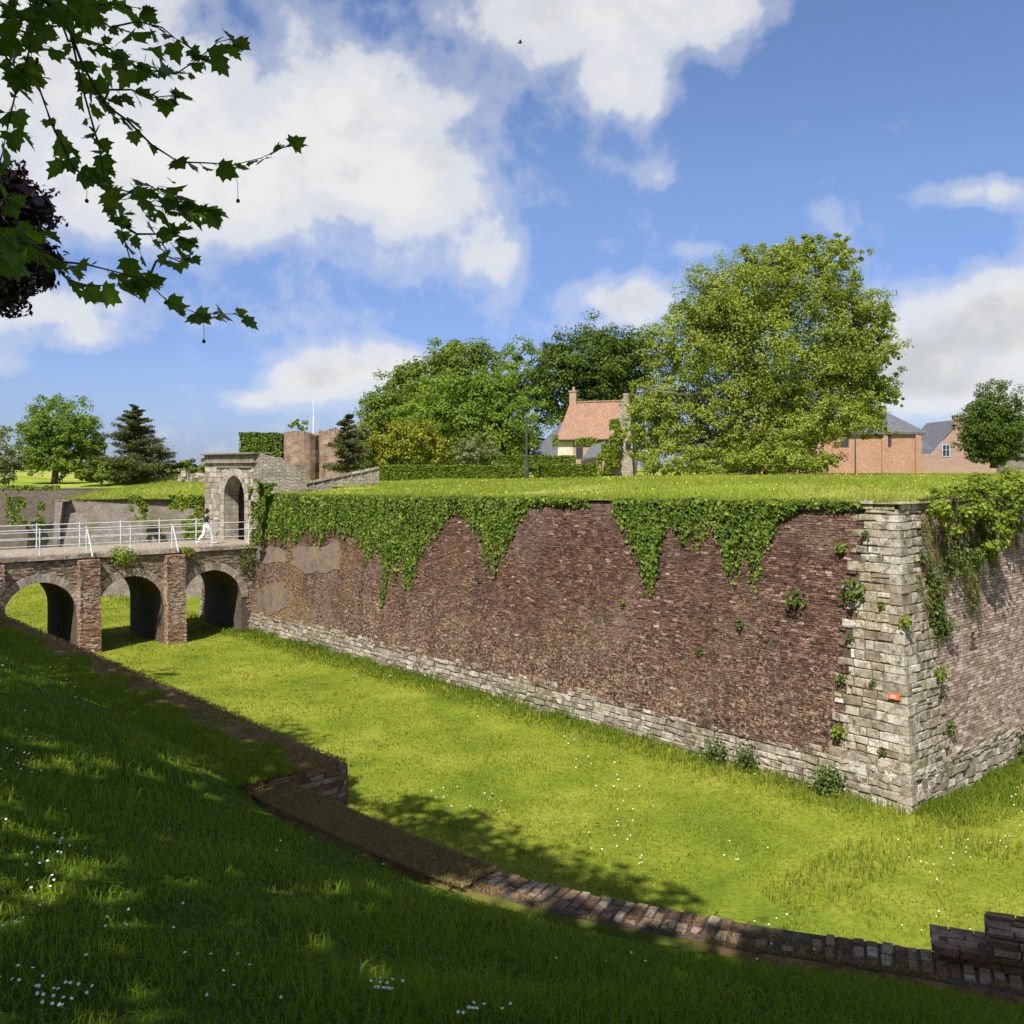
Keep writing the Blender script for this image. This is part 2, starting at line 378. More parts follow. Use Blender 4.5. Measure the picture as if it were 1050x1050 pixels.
bast = thing('bastion', 'long battered purple brick bastion wall with cream stone corner and grey stone foot', 'bastion wall', (C0.x, C0.y, 0))
def qw(t, row): return 2.05-1.1*min(t, 7.1)/7.1+(.16 if row % 2 else -.16)
AEND = 39.2
for side, fn, s1, nm, mm in (('l', fl, AEND, 'brick_face', 'brick_main'), ('r', fr, 22, 'brick_face', 'brick_right')):
    mb = MB()
    tz = (lambda s: topz(s) if s < 33.45 else 4.25) if side == 'l' else (lambda s: 7.14)
    def keep(s, t, row, side=side):
        q = qw(t, int(t/.30))+BT*t
        if s < q-.05: return False
        nn = mnoise.noise((s*.9, t*1.3, 7)) + .6*mnoise.noise((s*3.1, t*3.7, 9))
        if nn > .95: return False
        return True
    rel = (-.009, .013) if side == 'l' else (-.006, .010)
    masonry(mb, flb if side == 'l' else fn, .6, s1, lambda s: .86, tz, (.15 if side == 'l' else .23), (.064 if side == 'l' else .078), (.009 if side == 'l' else .014), rel, .5 if side == 'l' else .12, keep, jit=.012 if side == 'l' else .004)
    fo = mb.build(nm, M[mm], bast)
    if side == 'r': fo['label'] = 'paler pinkish brick face right of the stone corner'
    mb = MB()                               # mortar bed behind the bricks
    brk = [0, 4, 8, 12, 16, 20, 24, 28, 31, 33.44, 33.46, 36, 39.2] if side == 'l' else [0, 4, 8, 12, 16, 22]
    for a, b in zip(brk[:-1], brk[1:]):
        for k in range(6):
            t0, t1 = k/6, (k+1)/6
            z00, z10, z11, z01 = [tz(x)*q-.02*q for x, q in ((a, t0), (b, t0), (b, t1), (a, t1))]
            cl = lambda x, z: max(x, BT*z)
            mb.face([fn(cl(a, z00), z00, -.022), fn(cl(b, z10), z10, -.022), fn(cl(b, z11), z11, -.022), fn(cl(a, z01), z01, -.022)])
    if side == 'l':                         # return at the far end
        mb.face([fn(AEND, 0, -.022), fn(AEND, 0, -9), fn(AEND, 6.6, -9), fn(AEND, 6.6, -.022)])
    mb.build('mortar_bed', M['mortar'], bast)
    mb = MB()                               # stone foot
    masonry(mb, fn, .25, s1, lambda s: -.1, lambda s: 1.06+.14*mnoise.noise((s*1.1, 3, 3)), .33, .165, .018, (.015, .065), .6, None, 0, .38, -.03, .028, .022)
    mb.build('stone_foot', M['plinth'], bast)
# quoin stones
mb = MB(); t = -.15; row = 0
def prism(mb, plan, z0, z1, r, shr=.018):
    """plan: list of (fn(t)->xy Vector) corner makers"""
    lo = [f(z0) for f in plan]; hi = [f(z1) for f in plan]
    mb.face(list(reversed(lo)), None, r); mb.face(hi, None, r)
    for i in range(len(plan)):
        k = (i+1) % len(plan); mb.face([lo[i], lo[k], hi[k], hi[i]], None, r)
while t < 7.0:
    h = random.uniform(.17, .28)
    if t+h > 7.0: h = max(.12, 7.02-t)
    for fn in (fl, fr):
        W = qw(max(t, 0), row+(fn is fr)); s = .0
        wcorner = (.50 if (row % 2) == (fn is fl) else .28)+random.uniform(-.06, .06)
        if fn is fl: wl = wcorner
        else: wr = wcorner
        s = wcorner
        while s < W-.06:
            L = random.uniform(.2, .52)
            if s+L > W-.12: L = W-s
            nsp = 2 if (random.random() < .22 and h > .24) else 1
            for sp in range(nsp):
                o = random.uniform(.012, .042); g = random.uniform(.005, .016); hh = h/nsp; tt = t+sp*hh
                j = lambda: random.uniform(-.022, .022)
                a, b = s+g, s+L-g; u, v = tt+g, tt+hh-g; c = .02
                fp = [fn(x+BT*max(y, 0)+j(), y+j(), o+j()*.8) for x, y in ((a+c, u+c), (b-c, u+c), (b-c, v-c), (a+c, v-c))]
                mp = [fn(x+BT*max(y, 0)+j()*.4, y+j()*.3, o-c) for x, y in ((a, u), (b, u), (b, v), (a, v))]
                bp = [fn(x+BT*max(y, 0), y, -.06) for x, y in ((a, u), (b, u), (b, v), (a, v))]
                r = random.random(); mb.face(fp if fn is fl else fp, None, r)
                for i in range(4):
                    k = (i+1) % 4
                    mb.face([fp[k], fp[i], mp[i], mp[k]], None, r); mb.face([mp[k], mp[i], bp[i], bp[k]], None, r)
            s += L
    o = random.uniform(.018, .034); g = .006
    def cp(sl, sr, zz, o=o):       # corner block points: offset sl along left face / sr along right
        def f(z):
            p = C0+wd*(BT*max(z, 0)+sl)+rd*(BT*max(z, 0)+sr); return Vector((p.x, p.y, zz[0]+(z-zz[0])))
        return f
    jj = lambda: random.uniform(-.022, .022)
    zz = (t,)
    plan = [cp(-o+.02+jj(), -o+jj(), zz), cp(wl-g, -o+jj(), zz), cp(wl-g, .15, zz), cp(.15, .15, zz), cp(.15, wr-g, zz), cp(-o+jj(), wr-g, zz), cp(-o+jj(), -o+.02+jj(), zz)]
    prism(mb, plan, t+g, t+h-g-random.uniform(0, .012), random.random())
    t += h; row += 1
qo = mb.build('stone_quoin', M['quoin'], bast)
mb = MB()
for fn, w0 in ((fl, 0), (fr, 0)):
    s = .05
    for L in (.55, .45, .35):
        z0, z1 = 7.0, 7.17+random.uniform(-.02, .03)
        mb.hexa([fn(BT*7+s, z0, .06), fn(BT*7+s+L-.02, z0, .05), fn(BT*7+s+L-.02, z0, -.45), fn(BT*7+s+.1, z0, -.45),
                 fn(BT*7+s+.01, z1, .05), fn(BT*7+s+L-.03, z1, .04), fn(BT*7+s+L-.03, z1+.03, -.45), fn(BT*7+s+.1, z1+.03, -.45)])
        s += L
mb.build('capstone', M['quoin'], bast)

M['plaster'] = stone_mat('grey_render', [(0, (.16, .12, .095)), (1, (.20, .155, .125))], (.09, .06, .045), .8, (.22, .17, .07), 1.2, .5, .7)
for pl_ in ([(302, 562), (348, 556), (350, 583), (326, 587), (300, 582)], [(264, 560), (296, 562), (294, 578), (262, 576)], [(266, 602), (292, 597), (296, 618), (284, 630), (262, 624)]):
    mb = MB(); st = [hit(x, y) for x, y in pl_]
    st = sorted(st, key=lambda q: math.atan2(q[1]-sum(v[1] for v in st)/len(st), q[0]-sum(v[0] for v in st)/len(st)))
    rr = []
    for (a, b), (c, d) in zip(st, st[1:]+st[:1]):
        for k in range(6): rr.append((a+(c-a)*k/6+random.uniform(-.16, .16), b+(d-b)*k/6+random.uniform(-.13, .13)))
    cs_ = (sum(v[0] for v in rr)/len(rr), sum(v[1] for v in rr)/len(rr))
    for (a, b), (c, d) in zip(rr, rr[1:]+rr[:1]):
        mb.face([flb(*cs_, .03), flb(c, d, .022), flb(a, b, .022)], None, .5); mb.face([flb(a, b, .022), flb(c, d, .022), fl(c, d, -.02), fl(a, b, -.02)], None, .5)
    mb.build('render_patch', M['plaster'], bast)

# small orange sign on the corner
s_, t_ = hit(918, 714)
sg = thing('wall_sign', 'small orange rectangular plate fixed to the stone corner', 'sign', fl(s_, t_, .09))
mb = MB()
e = Vector((wd.x, wd.y, 0))
def plate(mb, s, t, w, h, o0, o1):
    mb.hexa([fl(s-w/2, t-h/2, o0), fl(s+w/2, t-h/2, o0), fl(s+w/2, t-h/2, o1), fl(s-w/2, t-h/2, o1), fl(s-w/2, t+h/2, o0), fl(s+w/2, t+h/2, o0), fl(s+w/2, t+h/2, o1), fl(s-w/2, t+h/2, o1)])
plate(mb, s_, t_, .27, .12, .03, .085); mb.build('plate', M['orange'], sg)
for du, dv, w_ in ((.01, -.012, .15), (.015, .026, .12)):
    mb = MB(); plate(mb, s_+du, t_+dv, w_, .014, .085, .089); mb.build('lettering', M['white'], sg)

# ------------------------------------------------------------------ leaves, crowns, grass
def unit(v): return v/np.maximum(np.linalg.norm(v, axis=1, keepdims=True), 1e-9)
def leaf_faces(cen, nrm, size, aspect=.6, droop=None):
    """folded rhombic leaves, two triangles each -> V, rnd"""
    n = len(cen); t = unit(np.cross(nrm, unit(rng.normal(size=(n, 3)))))
    if droop is not None: t = unit(t+droop)
    nrm = unit(nrm-t*np.sum(nrm*t, 1, keepdims=True)); b = np.cross(nrm, t); s = size[:, None]
    base = cen-t*s*.5; tip = cen+t*s*.5-nrm*s*.12
    l = cen+b*s*aspect*.5+nrm*s*.13-t*s*.05; r = cen-b*s*aspect*.5+nrm*s*.13-t*s*.05
    V = np.stack([base, r, tip, base, tip, l], 1).reshape(-1, 3)
    return V, np.repeat(rng.random(n), 2)
def leaves(name, cen, nrm, size, material, parent=None, base=None, aspect=.6, droop=None):
    V, rn = leaf_faces(np.asarray(cen), np.asarray(nrm), np.asarray(size), aspect, droop)
    return link(name, np_mesh(name, V, 3, rn), material, parent, base)
def crown_pts(blobs, n, clump=(.14, .26), per=60, shell=.55, flat=.7, reject=None, nclump=None):
    """leaf positions gathered in clumps spread through the volume of ellipsoid blobs"""
    vol = np.array([(b[1][0]*b[1][1]*b[1][2])**(2/3) for b in blobs]); vol = vol/vol.sum()
    cs, ns = [], []
    for (c, r), w in zip(blobs, vol):
        k = max(4, int(n*w/per)); c = np.array(c); r = np.array(r)
        d = unit(rng.normal(size=(k, 3))); rad = (shell+(1.0-shell)*rng.random(k)**.6)[:, None]
        rad *= (1+.14*rng.normal(size=(k, 1)))
        cc = c+d*r*rad
        if reject is not None:
            m = np.array([not reject(p) for p in cc], bool); cc = cc[m]; d = d[m]
        if not len(cc): continue
        cr = rng.uniform(*clump, size=len(cc))*r.mean()
        m = per
        q = unit(rng.normal(size=(len(cc), m, 3)).reshape(-1, 3)).reshape(len(cc), m, 3)
        rr = rng.random((len(cc), m, 1))**.4
        off = q*rr*cr[:, None, None]*np.array([1, 1, flat])
        cs.append((cc[:, None, :]+off).reshape(-1, 3))
        nn = q*.7+d[:, None, :]*.5+np.array([0, 0, .55])+.5*rng.normal(size=q.shape)
        ns.append(unit(nn.reshape(-1, 3)))
    return np.concatenate(cs), np.concatenate(ns)
def wob(a, b, k=5, amp=.06):
    a, b = Vector(a), Vector(b); L = (b-a).length
    return [a.lerp(b, i/k)+Vector((random.uniform(-1, 1), random.uniform(-1, 1), random.uniform(-.5, .5)))*L*amp*(0 if i in (0, k) else 1) for i in range(k+1)]
def tree(name, label, cat, base, blobs, n, leaf, material, bark='bark', group=None, trunk_r=.3, fork=.35, per=60, clump=(.16, .3), shell=.5, aspect=.65, reject=None, limbs=True):
    base = Vector(base); o = thing(name, label, cat, base, group)
    cs, ns = crown_pts(blobs, n, clump, per, shell, .75, reject)
    leaves('crown', cs, ns, leaf*rng.uniform(.6, 1.25, len(cs)), material, o, aspect=aspect)
    mb = MB(); top = max(b[0][2]+b[1][2]*.4 for b in blobs); cx = sum(b[0][0] for b in blobs)/len(blobs); cy = sum(b[0][1] for b in blobs)/len(blobs)
    f = base.lerp(Vector((cx, cy, top)), fork); f.x = base.x+(f.x-base.x)*.5
    mb.tube([base-Vector((0, 0, .2)), base+Vector((0, 0, .25)), base.lerp(f, .5), f], [trunk_r*1.35, trunk_r*1.05, trunk_r*.9, trunk_r*.75], 10)
    if limbs:
        for c, r in blobs:
            if sum(r) < .5*max(sum(b[1]) for b in blobs): continue
            for k in range(2):
                e = Vector(c)+Vector((random.uniform(-.5, .5)*r[0], random.uniform(-.5, .5)*r[1], random.uniform(-.1, .35)*r[2]))
                w = wob(f, e, 5, .07); mb.tube(w, [trunk_r*.55*(1-i/6.5) for i in range(6)], 6)
                for q in range(3):
                    e2 = e+Vector((random.uniform(-.6, .6)*r[0], random.uniform(-.6, .6)*r[1], random.uniform(-.2, .35)*r[2]))
                    mb.tube(wob(w[3], e2, 3, .08), [trunk_r*.22, trunk_r*.16, trunk_r*.1, trunk_r*.04], 5)
    mb.build('trunk', M[bark], o, smooth=True)
    return o
def B(px, py, D, rx, ry, dep=None):          # ellipsoid surveyed at distance D, radii in survey units
    p = P(px, py, D); k = D/F; return ((p.x, p.y, p.z), (rx*k, (dep if dep else (rx+ry)/2*k), ry*k))

def blades(name, pts, h, w, material, lean=.45, seg2=True, up=None):
    n = len(pts); pts = np.asarray(pts, np.float64); h = np.asarray(h)[:, None]; w = np.asarray(w)[:, None]
    a = rng.random(n)*2*np.pi; side = np.stack([np.cos(a), np.sin(a), np.zeros(n)], 1)
    b = rng.random(n)*2*np.pi; ld = np.stack([np.cos(b), np.sin(b), np.zeros(n)], 1)*(lean*rng.random(n)[:, None])
    upv = np.array([0, 0, 1.0]) if up is None else up
    p0 = pts-side*w*.5; p1 = pts+side*w*.5
    mid = pts+(upv*.6+ld*.35)*h; tip = pts+(upv*(1-.35*np.linalg.norm(ld, axis=1, keepdims=True))+ld*1.1)*h
    rn = rng.random(n)
    if not seg2:
        V = np.stack([p0, p1, tip], 1).reshape(-1, 3); return np_mesh(name, V, 3, rn)
    m0 = mid-side*w*.38; m1 = mid+side*w*.38
    V = np.stack([p0, p1, m1, p0, m1, m0, m0, m1, tip], 1).reshape(-1, 3)
    return np_mesh(name, V, 3, np.repeat(rn, 3))
# ------------------------------------------------------------------ counterscarp: low wall along the near edge, and the bank behind it
J = Vector((-2.87, 12.67)); raw = [J+wd*60, J+wd*30, J+wd*12, J+wd*4, J, Vector((-.2, 10.07)), Vector((1.84, 8.98)), Vector((3.58, 8.36)), Vector((5.3, 7.62)), Vector((8, 6.7)), Vector((13, 6.2)), Vector((22, 9)), Vector((36, 18))]
line = []
for i in range(len(raw)-1):                      # smooth the polyline
    p0, p1, p2, p3 = raw[max(i-1, 0)], raw[i], raw[i+1], raw[min(i+2, len(raw)-1)]
    k = max(2, int((p2-p1).length/.25))
    for j in range(k):
        t = j/k
        if i in (0, 1, 2): q = p1.lerp(p2, t)
        else: q = .5*((2*p1)+(p2-p0)*t+(2*p0-5*p1+4*p2-p3)*t*t+(3*p1-p0-3*p2+p3)*t*t*t)
        line.append(q)
line.append(raw[-1])
S = [0]
for a, b in zip(line[:-1], line[1:]): S.append(S[-1]+(b-a).length)
S = np.array(S); LN = np.array([(p.x, p.y) for p in line])
T = np.gradient(LN, axis=0); T = T/np.linalg.norm(T, axis=1, keepdims=True)
NIN = np.stack([T[:, 1], -T[:, 0]], 1)           # towards the camera's side
if np.dot(NIN[len(NIN)//2], -LN[len(NIN)//2]) < 0: NIN = -NIN
for _ in range(6): NIN[1:-1] = (NIN[:-2]+NIN[1:-1]*2+NIN[2:])/4
SJ = float(S[np.argmin(np.linalg.norm(LN-np.array([J.x, J.y]), axis=1))])
def qline(s, q):
    x = np.interp(s, S, LN[:, 0]); y = np.interp(s, S, LN[:, 1])
    nx = np.interp(s, S, NIN[:, 0]); ny = np.interp(s, S, NIN[:, 1]); l = np.hypot(nx, ny)
    return x+nx/l*q, y+ny/l*q
ZR, ZL = 3.87, 4.0
def zedge(s): return ZR+(ZL+.02-ZR)*min(1, max(0, (SJ-s)/.8+.3))
def zbank(s, q):
    x, y = qline(s, q)
    e_ = .58+.06*min(1, max(0, (s-SJ)/.5)); m = max(0, q-e_)
    z = zedge(s)+(.343*m if m < 7 else 2.4+(m-7)*.05)-.05*min(1, max(0, (s-SJ)/.5))+.06*min(1, m/.4)
    k = min(1, m/1.5)
    return z+k*(.10*mnoise.noise((x*.35, y*.35, 3))+.05*mnoise.noise((x*1.1, y*1.1, 5)))
def make_bank():
    ss = np.arange(0, S[-1], .35); qq = np.concatenate([[.34], np.arange(.6, 9, .35), np.arange(9.5, 20, 1.2), [24, 32, 45, 60]])
    V = []
    for q in qq:
        for s in ss:
            x, y = qline(s, q); V.append((x, y, zbank(s, q)))
    n = len(ss); f = [(j*n+i, j*n+i+1, (j+1)*n+i+1, (j+1)*n+i) for j in range(len(qq)-1) for i in range(n-1)]
    me = np_mesh('bank', V, 4, None, True, f)
    if me.polygons[n*5].normal.z < 0: me.flip_normals()
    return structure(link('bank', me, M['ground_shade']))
make_bank()

low = thing('low_wall', 'low brick retaining wall stepping along the edge of the shaded bank', 'retaining wall', (J.x, J.y, 0))
def strip(mb, s0, s1, ds, prof):
    """prof: list of (q, z(s)) swept along the line"""
    ss = np.arange(s0, s1+ds*.5, ds)
    for a, b in zip(ss[:-1], ss[1:]):
        for (q0, z0), (q1, z1) in zip(prof[:-1], prof[1:]):
            pts = []
            for s, q, z in ((a, q0, z0), (b, q0, z0), (b, q1, z1), (a, q1, z1)):
                x, y = qline(s, q); pts.append((x, y, z(s)))
            L = math.hypot(q1-q0, z1(a)-z0(a))
            mb.face(pts, [(a, 0), (b, 0), (b, L), (a, L)])
c_ = lambda v: (lambda s: v)
mb = MB()                                         # outer faces towards the ditch
strip(mb, SJ, S[-1], .5, [(0, c_(-.1)), (0, c_(ZR-.07))])
strip(mb, 0, SJ-.02, .5, [(-.87, c_(-.1)), (-.87, c_(ZL-.04))])
x0, y0 = qline(SJ-.02, -.87); x1, y1 = qline(SJ-.02, .35)   # the end face of the jog
mb.face([(x0, y0, -.1), (x1, y1, -.1), (x1, y1, ZL-.02), (x0, y0, ZL-.02)], [(0, 0), (1.2, 0), (1.2, 4), (0, 4)])
mb.build('wall_face', M['darkwall'], low)
mb = MB()                                         # bricks of the jog's end face, real relief
u_ = (Vector((x1, y1))-Vector((x0, y0))).normalized(); v_ = -Vector(NIN[0]); ud = Vector((T[int(np.searchsorted(S, SJ))][0], T[int(np.searchsorted(S, SJ))][1]))
fj = lambda s, t, o=0: Vector((x0+u_.x*s+ud.x*o, y0+u_.y*s+ud.y*o, t))
masonry(mb, fj, .0, 1.2, lambda s: 2.6, lambda s: ZL+.03, .225, .078, .014, (.005, .03), .2, None, jit=.006)
mb.build('jog_bricks', M['coping'], low)
# bedding under the coping bricks, then the bricks on edge
mb = MB()
strip(mb, SJ-.3, S[-1], .3, [(-.01, c_(ZR-.07)), (-.01, lambda s: ZR-.014), (.5, lambda s: ZR-.010)])
mb.build('mortar_bed', M['mortar'], low)
mb = MB(); s = SJ-.2
sK = float(S[np.argmin(np.linalg.norm(LN-np.array([-.2, 10.07]), axis=1))]); sL = float(S[np.argmin(np.linalg.norm(LN-np.array([1.84, 8.98]), axis=1))]); sM = float(S[np.argmin(np.linalg.norm(LN-np.array([3.58, 8.36]), axis=1))])
while s < S[-1]-1:
    w = .112*random.uniform(.88, 1.12)
    if s > sM+8: w = .24
    q = 0.0
    for k, L in enumerate((.235, .215) if random.random() < .7 else (.12, .22, .11)):
        bad = (sL+.1 < s < sM-.9 and mnoise.noise((s*2.3, q*5, 3)) > -.25) 
        if bad and random.random() < .35: q += L; continue
        dz = random.uniform(-.012, .012)-(.02 if bad else 0); sk = random.uniform(-.012, .012)
        pts = []
        for z in (ZR-.09, ZR+dz+.0):
            ch = .010 if z > ZR-.05 else 0
            for sa, qa in ((s+.006+ch+sk, q+.005+ch), (s+w-.006-ch+sk, q+.005+ch), (s+w-.006-ch, q+L-.006-ch), (s+.006+ch, q+L-.006-ch)):
                x, y = qline(sa, qa-.015); pts.append((x, y, z+random.uniform(-.004, .004)))
        if pts: mb.hexa([pts[i] for i in (0, 3, 2, 1, 4, 7, 6, 5)])
        q += L
    s += w
mb.build('coping_brick', M['coping'], low)
n = 14000; sd = SJ+.3+9*rng.random(n); qd = .5*rng.random(n)**.6
kk = np.array([mnoise.noise((a*3.1, b*6, 2))+.35*(abs(a-(sL+sM)/2) < .9) for a, b in zip(sd, qd)]) > .2
sd, qd = sd[kk], qd[kk]; xx, yy = qline(sd, qd)
o = link('dry_grass', blades('dry_grass', np.stack([xx, yy, np.full(len(xx), ZR-.01)], 1), rng.uniform(.015, .05, len(xx)), np.full(len(xx), .008), M['grass_dry'], 1.3), M['grass_dry']); stuff(o, 'dry moss and grass in the joints of the kerb bricks', 'moss')
# the two steps at the right-hand end
mb = MB()
sx1 = sM+.02; sx2 = sM+.44
def blockface(s0, s1, q0, q1, z0, z1, m_=None):
    def fq(s, t, o=0):
        x, y = qline(s, q1+o); return Vector((x, y, t))
    masonry(mb, fq, s0, s1, lambda s: z0, lambda s: z1, .225, .066, .012, (-.015, .012), .2, None, jit=.006)
    def fe(s, t, o=0):
        x, y = qline(s0-o, q0+s); return Vector((x, y, t))
    masonry(mb, fe, 0, q1-q0, lambda s: z0, lambda s: z1, .225, .066, .012, (-.01, .012), .2, None, jit=.006)
    def ft(s, t, o=0):
        x, y = qline(s0+s, t); return Vector((x, y, z1+o-.02))
    masonry(mb, ft, 0, s1-s0, lambda s: q0, lambda s: q1, .225, .112, .012, (-.005, .02), .2, None, jit=.006)
blockface(sx1, sx2+.03, -.24, .17, ZR, ZR+.135)
blockface(sx2, sx2+6, -.30, .19, ZR, ZR+.30)
mb.build('raised_end', M['coping'], low)
mb = MB()
def core(s0, s1, q0, q1, z0, z1):
    n = max(1, int((s1-s0)/.3)); ss = np.linspace(s0, s1, n+1)
    for a, b in zip(ss[:-1], ss[1:]):
        pts = [(*qline(s, q), z) for z in (z0, z1) for s, q in ((a, q0), (b, q0), (b, q1), (a, q1))]
        mb.hexa([pts[i] for i in (0, 3, 2, 1, 4, 7, 6, 5)])
core(sx1+.02, sx2, -.22, .14, 0, ZR+.11); core(sx2+.025, sx2+6, -.28, .16, 0, ZR+.275)
mb.build('rubble_core', M['mortar'], low)
# earth lying on top of the wall
mb = MB()
def zd(amp, z0, f=0): return lambda s: z0-(.07*max(0, 1-abs(s-(SJ-.02))/.14) if z0 > ZL-.04 else 0)+amp*mnoise.noise((s*2.1, f, 8))+amp*.6*mnoise.noise((s*6.3, f, 3))
strip(mb, 0, SJ-.02, .12, [(-.88, zd(.01, ZL-.05)), (-.84, zd(.02, ZL, 1)), (-.55, zd(.035, ZL+.025, 2)), (-.2, zd(.035, ZL+.035, 3)), (.1, zd(.03, ZL+.03, 4)), (.42, zd(.03, ZL+.01, 5)), (.95, zd(.02, ZL-.12, 6))])
strip(mb, SJ-.05, sK-.05, .12, [(-.01, zd(.01, ZR-.04)), (.05, zd(.02, ZR+.02, 1)), (.2, zd(.03, ZR+.035, 2)), (.36, zd(.03, ZR+.04, 3)), (.5, zd(.03, ZR+.02, 4)), (.62, zd(.03, ZR-.02, 4)), (.75, zd(.03, ZR-.14, 4))])
strip(mb, sK-.1, S[-1], .2, [(.44, zd(.01, ZR-.02)), (.52, zd(.015, ZR-.01, 1)), (.66, zd(.02, ZR-.10, 2))])
structure(mb.build('dirt', M['dirt'], None, smooth=True))

# ------------------------------------------------------------------ arched panels
def arch_panel(mb, fn, s0, s1, z0, z1, sc, hw, zs, rise, depth, N=18, pointed=0.0, back=True):
    arc = []
    for i in range(N+1):
        t = math.pi*i/N; x = -math.cos(t); y = math.sin(t)
        if pointed: y = y**(1-pointed*.4)*(1+pointed*.15*(1-abs(x)))
        arc.append((sc+hw*x, zs+rise*y))
    pts = [(sc-hw, z0)]+arc+[(sc+hw, z0)]
    def fr_(o, flip):
        def q(l):
            l = list(reversed(l)) if flip else l
            mb.face([fn(s, z, o) for s, z in l], [(s, z) for s, z in l], .5)
        q([(s0, z0), (sc-hw, z0), (sc-hw, zs), (sc-hw, z1), (s0, z1)])
        q([(sc+hw, z0), (s1, z0), (s1, z1), (sc+hw, z1), (sc+hw, zs)])
        for (a, za), (b, zb) in zip(arc[:-1], arc[1:]): q([(a, za), (b, zb), (b, z1), (a, z1)])
    fr_(0, False)
    if back: fr_(depth, True)
    L = 0
    for (a, za), (b, zb) in zip(pts[:-1], pts[1:]):
        l = math.hypot(b-a, zb-za)
        mb.face([fn(a, za, depth), fn(b, zb, depth), fn(b, zb, 0), fn(a, za, 0)], [(depth, L), (depth, L+l), (0, L+l), (0, L)], .5); L += l
    for a, b, fl_ in (((s0, z0), (s0, z1), 0), ((s1, z0), (s1, z1), 1)):
        l = [fn(*a, 0), fn(*b, 0), fn(*b, depth), fn(*a, depth)]
        mb.face(list(reversed(l)) if fl_ else l, [(0, 0), (0, z1-z0), (depth, z1-z0), (depth, 0)], .5)
    mb.face([fn(s0, z1, 0), fn(s1, z1, 0), fn(s1, z1, depth), fn(s0, z1, depth)], [(s0, 0), (s1, 0), (s1, depth), (s0, depth)], .5)
def ring(mb, fn, sc, hw, zs, rise, th, n, o0, o1, pointed=0.0):
    for i in range(n):
        q = []
        for k in (i+.04, i+.96):
            t = math.pi*k/n; x = -math.cos(t); y = math.sin(t)
            if pointed: y = y**(1-pointed*.4)*(1+pointed*.15*(1-abs(x)))
            q.append(((sc+hw*x, zs+rise*y), (sc+(hw+th)*x, zs+(rise+th)*y)))
        (a, A_), (b, B_) = q
        mb.hexa([fn(*a, o1), fn(*b, o1), fn(*b, o0), fn(*a, o0), fn(*A_, o1), fn(*B_, o1), fn(*B_, o0), fn(*A_, o0)])

# ------------------------------------------------------------------ the bridge
AB = 33.3; OB = C0+wd*AB; BW = 4.2; DECK = 4.3
def fb(s, z, o=0):
    p = OB-rd*s+wd*o; return Vector((p.x, p.y, z))
bridge = thing('bridge', 'old brick bridge on round arches with red buttresses over the ditch', 'bridge', (OB.x, OB.y, 0))
M['archshade'] = brick_mat('shade_toned_arch_masonry', (.105, .08, .062), (.14, .11, .088), (.12, .10, .08), .22, .075, (.05, .042, .034), .6, .7)  # masonry coloured darker to deepen the shade under the arches
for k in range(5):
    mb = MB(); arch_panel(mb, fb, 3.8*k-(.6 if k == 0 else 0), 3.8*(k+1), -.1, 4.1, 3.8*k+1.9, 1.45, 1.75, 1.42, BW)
    mb.build('arch_bay', M['archshade'], bridge)
    mb = MB(); ring(mb, fb, 3.8*k+1.9, 1.45, 1.75, 1.42, .36, 26, .01, -.025); mb.build('arch_ring', M['vouss'], bridge)
M['bridgebrick'] = stone_mat('bridge_brick', [(0, (.20, .135, .10)), (.5, (.32, .235, .18)), (1, (.45, .38, .30))], (.12, .095, .07), .6, (.20, .17, .07), 1.2, .8, .5)
M['buttbrick'] = stone_mat('buttress_brick', [(0, (.19, .095, .065)), (.5, (.31, .175, .12)), (.85, (.40, .265, .195)), (1, (.50, .44, .36))], (.12, .085, .06), .6, (.42, .36, .28), 1.2, .9, .6)
for k in range(5):
    mb = MB(); kk = (lambda c: (lambda s, t, row: not (abs(s-c) < 1.83 and (t < 1.75 or ((s-c)/1.83)**2+((t-1.75)/1.80)**2 < 1)) and mnoise.noise((s*1.7, t*2.1, 3)) < .62))(3.8*k+1.9)
    masonry(mb, lambda s, t, o=0: fb(s, t, -o), 3.8*k-(.6 if k == 0 else 0), 3.8*(k+1), lambda s: 0, lambda s: 4.08, .225, .078, .012, (.006, .03), .2, kk, jit=.008); mb.build('spandrel_brick', M['bridgebrick'], bridge)
for k in range(1, 5):
    s = 3.8*k; w = .42; ht = 4.02
    mb = MB(); mb.hexa([fb(s+w, -.1, -.50), fb(s-w, -.1, -.50), fb(s-w, -.1, .02), fb(s+w, -.1, .02), fb(s+w, ht, -.30), fb(s-w, ht, -.30), fb(s-w, ht, .02), fb(s+w, ht, .02)])
    bt = mb.build('buttress', M['redbrick'], bridge)
    mb = MB(); pr = lambda t: -.50+.20*t/ht
    masonry(mb, (lambda s0: lambda q, t, o=0: fb(s0+q, t, pr(t)-o))(s), -w-.02, w+.02, lambda q: 0, lambda q: ht, .22, .076, .012, (.008, .04), .25, None, jit=.01)
    for sg_ in (-1, 1): masonry(mb, (lambda s0, g: lambda q, t, o=0: fb(s0+g*(w+o), t, -q))(s, sg_), .0, .5, lambda q: 0, lambda q: ht, .22, .076, .012, (.008, .03), .25, lambda q, t, row: q < -pr(t), jit=.008)
    mb.build('facing_brick', M['buttbrick'], bt)
mb = MB()
for i in range(40):
    a, b = -1.0+i*.5, -.5+i*.5
    j = [random.uniform(-.03, .03) for _ in range(3)]
    mb.hexa([fb(b, 4.1, -.12+j[0]), fb(a, 4.1, -.12+j[0]), fb(a, 4.1, BW+.12), fb(b, 4.1, BW+.12), fb(b, DECK, -.1+j[1]), fb(a, DECK, -.1+j[1]), fb(a, DECK, BW+.1), fb(b, DECK, BW+.1)])
mb.build('deck', M['grave'], bridge)
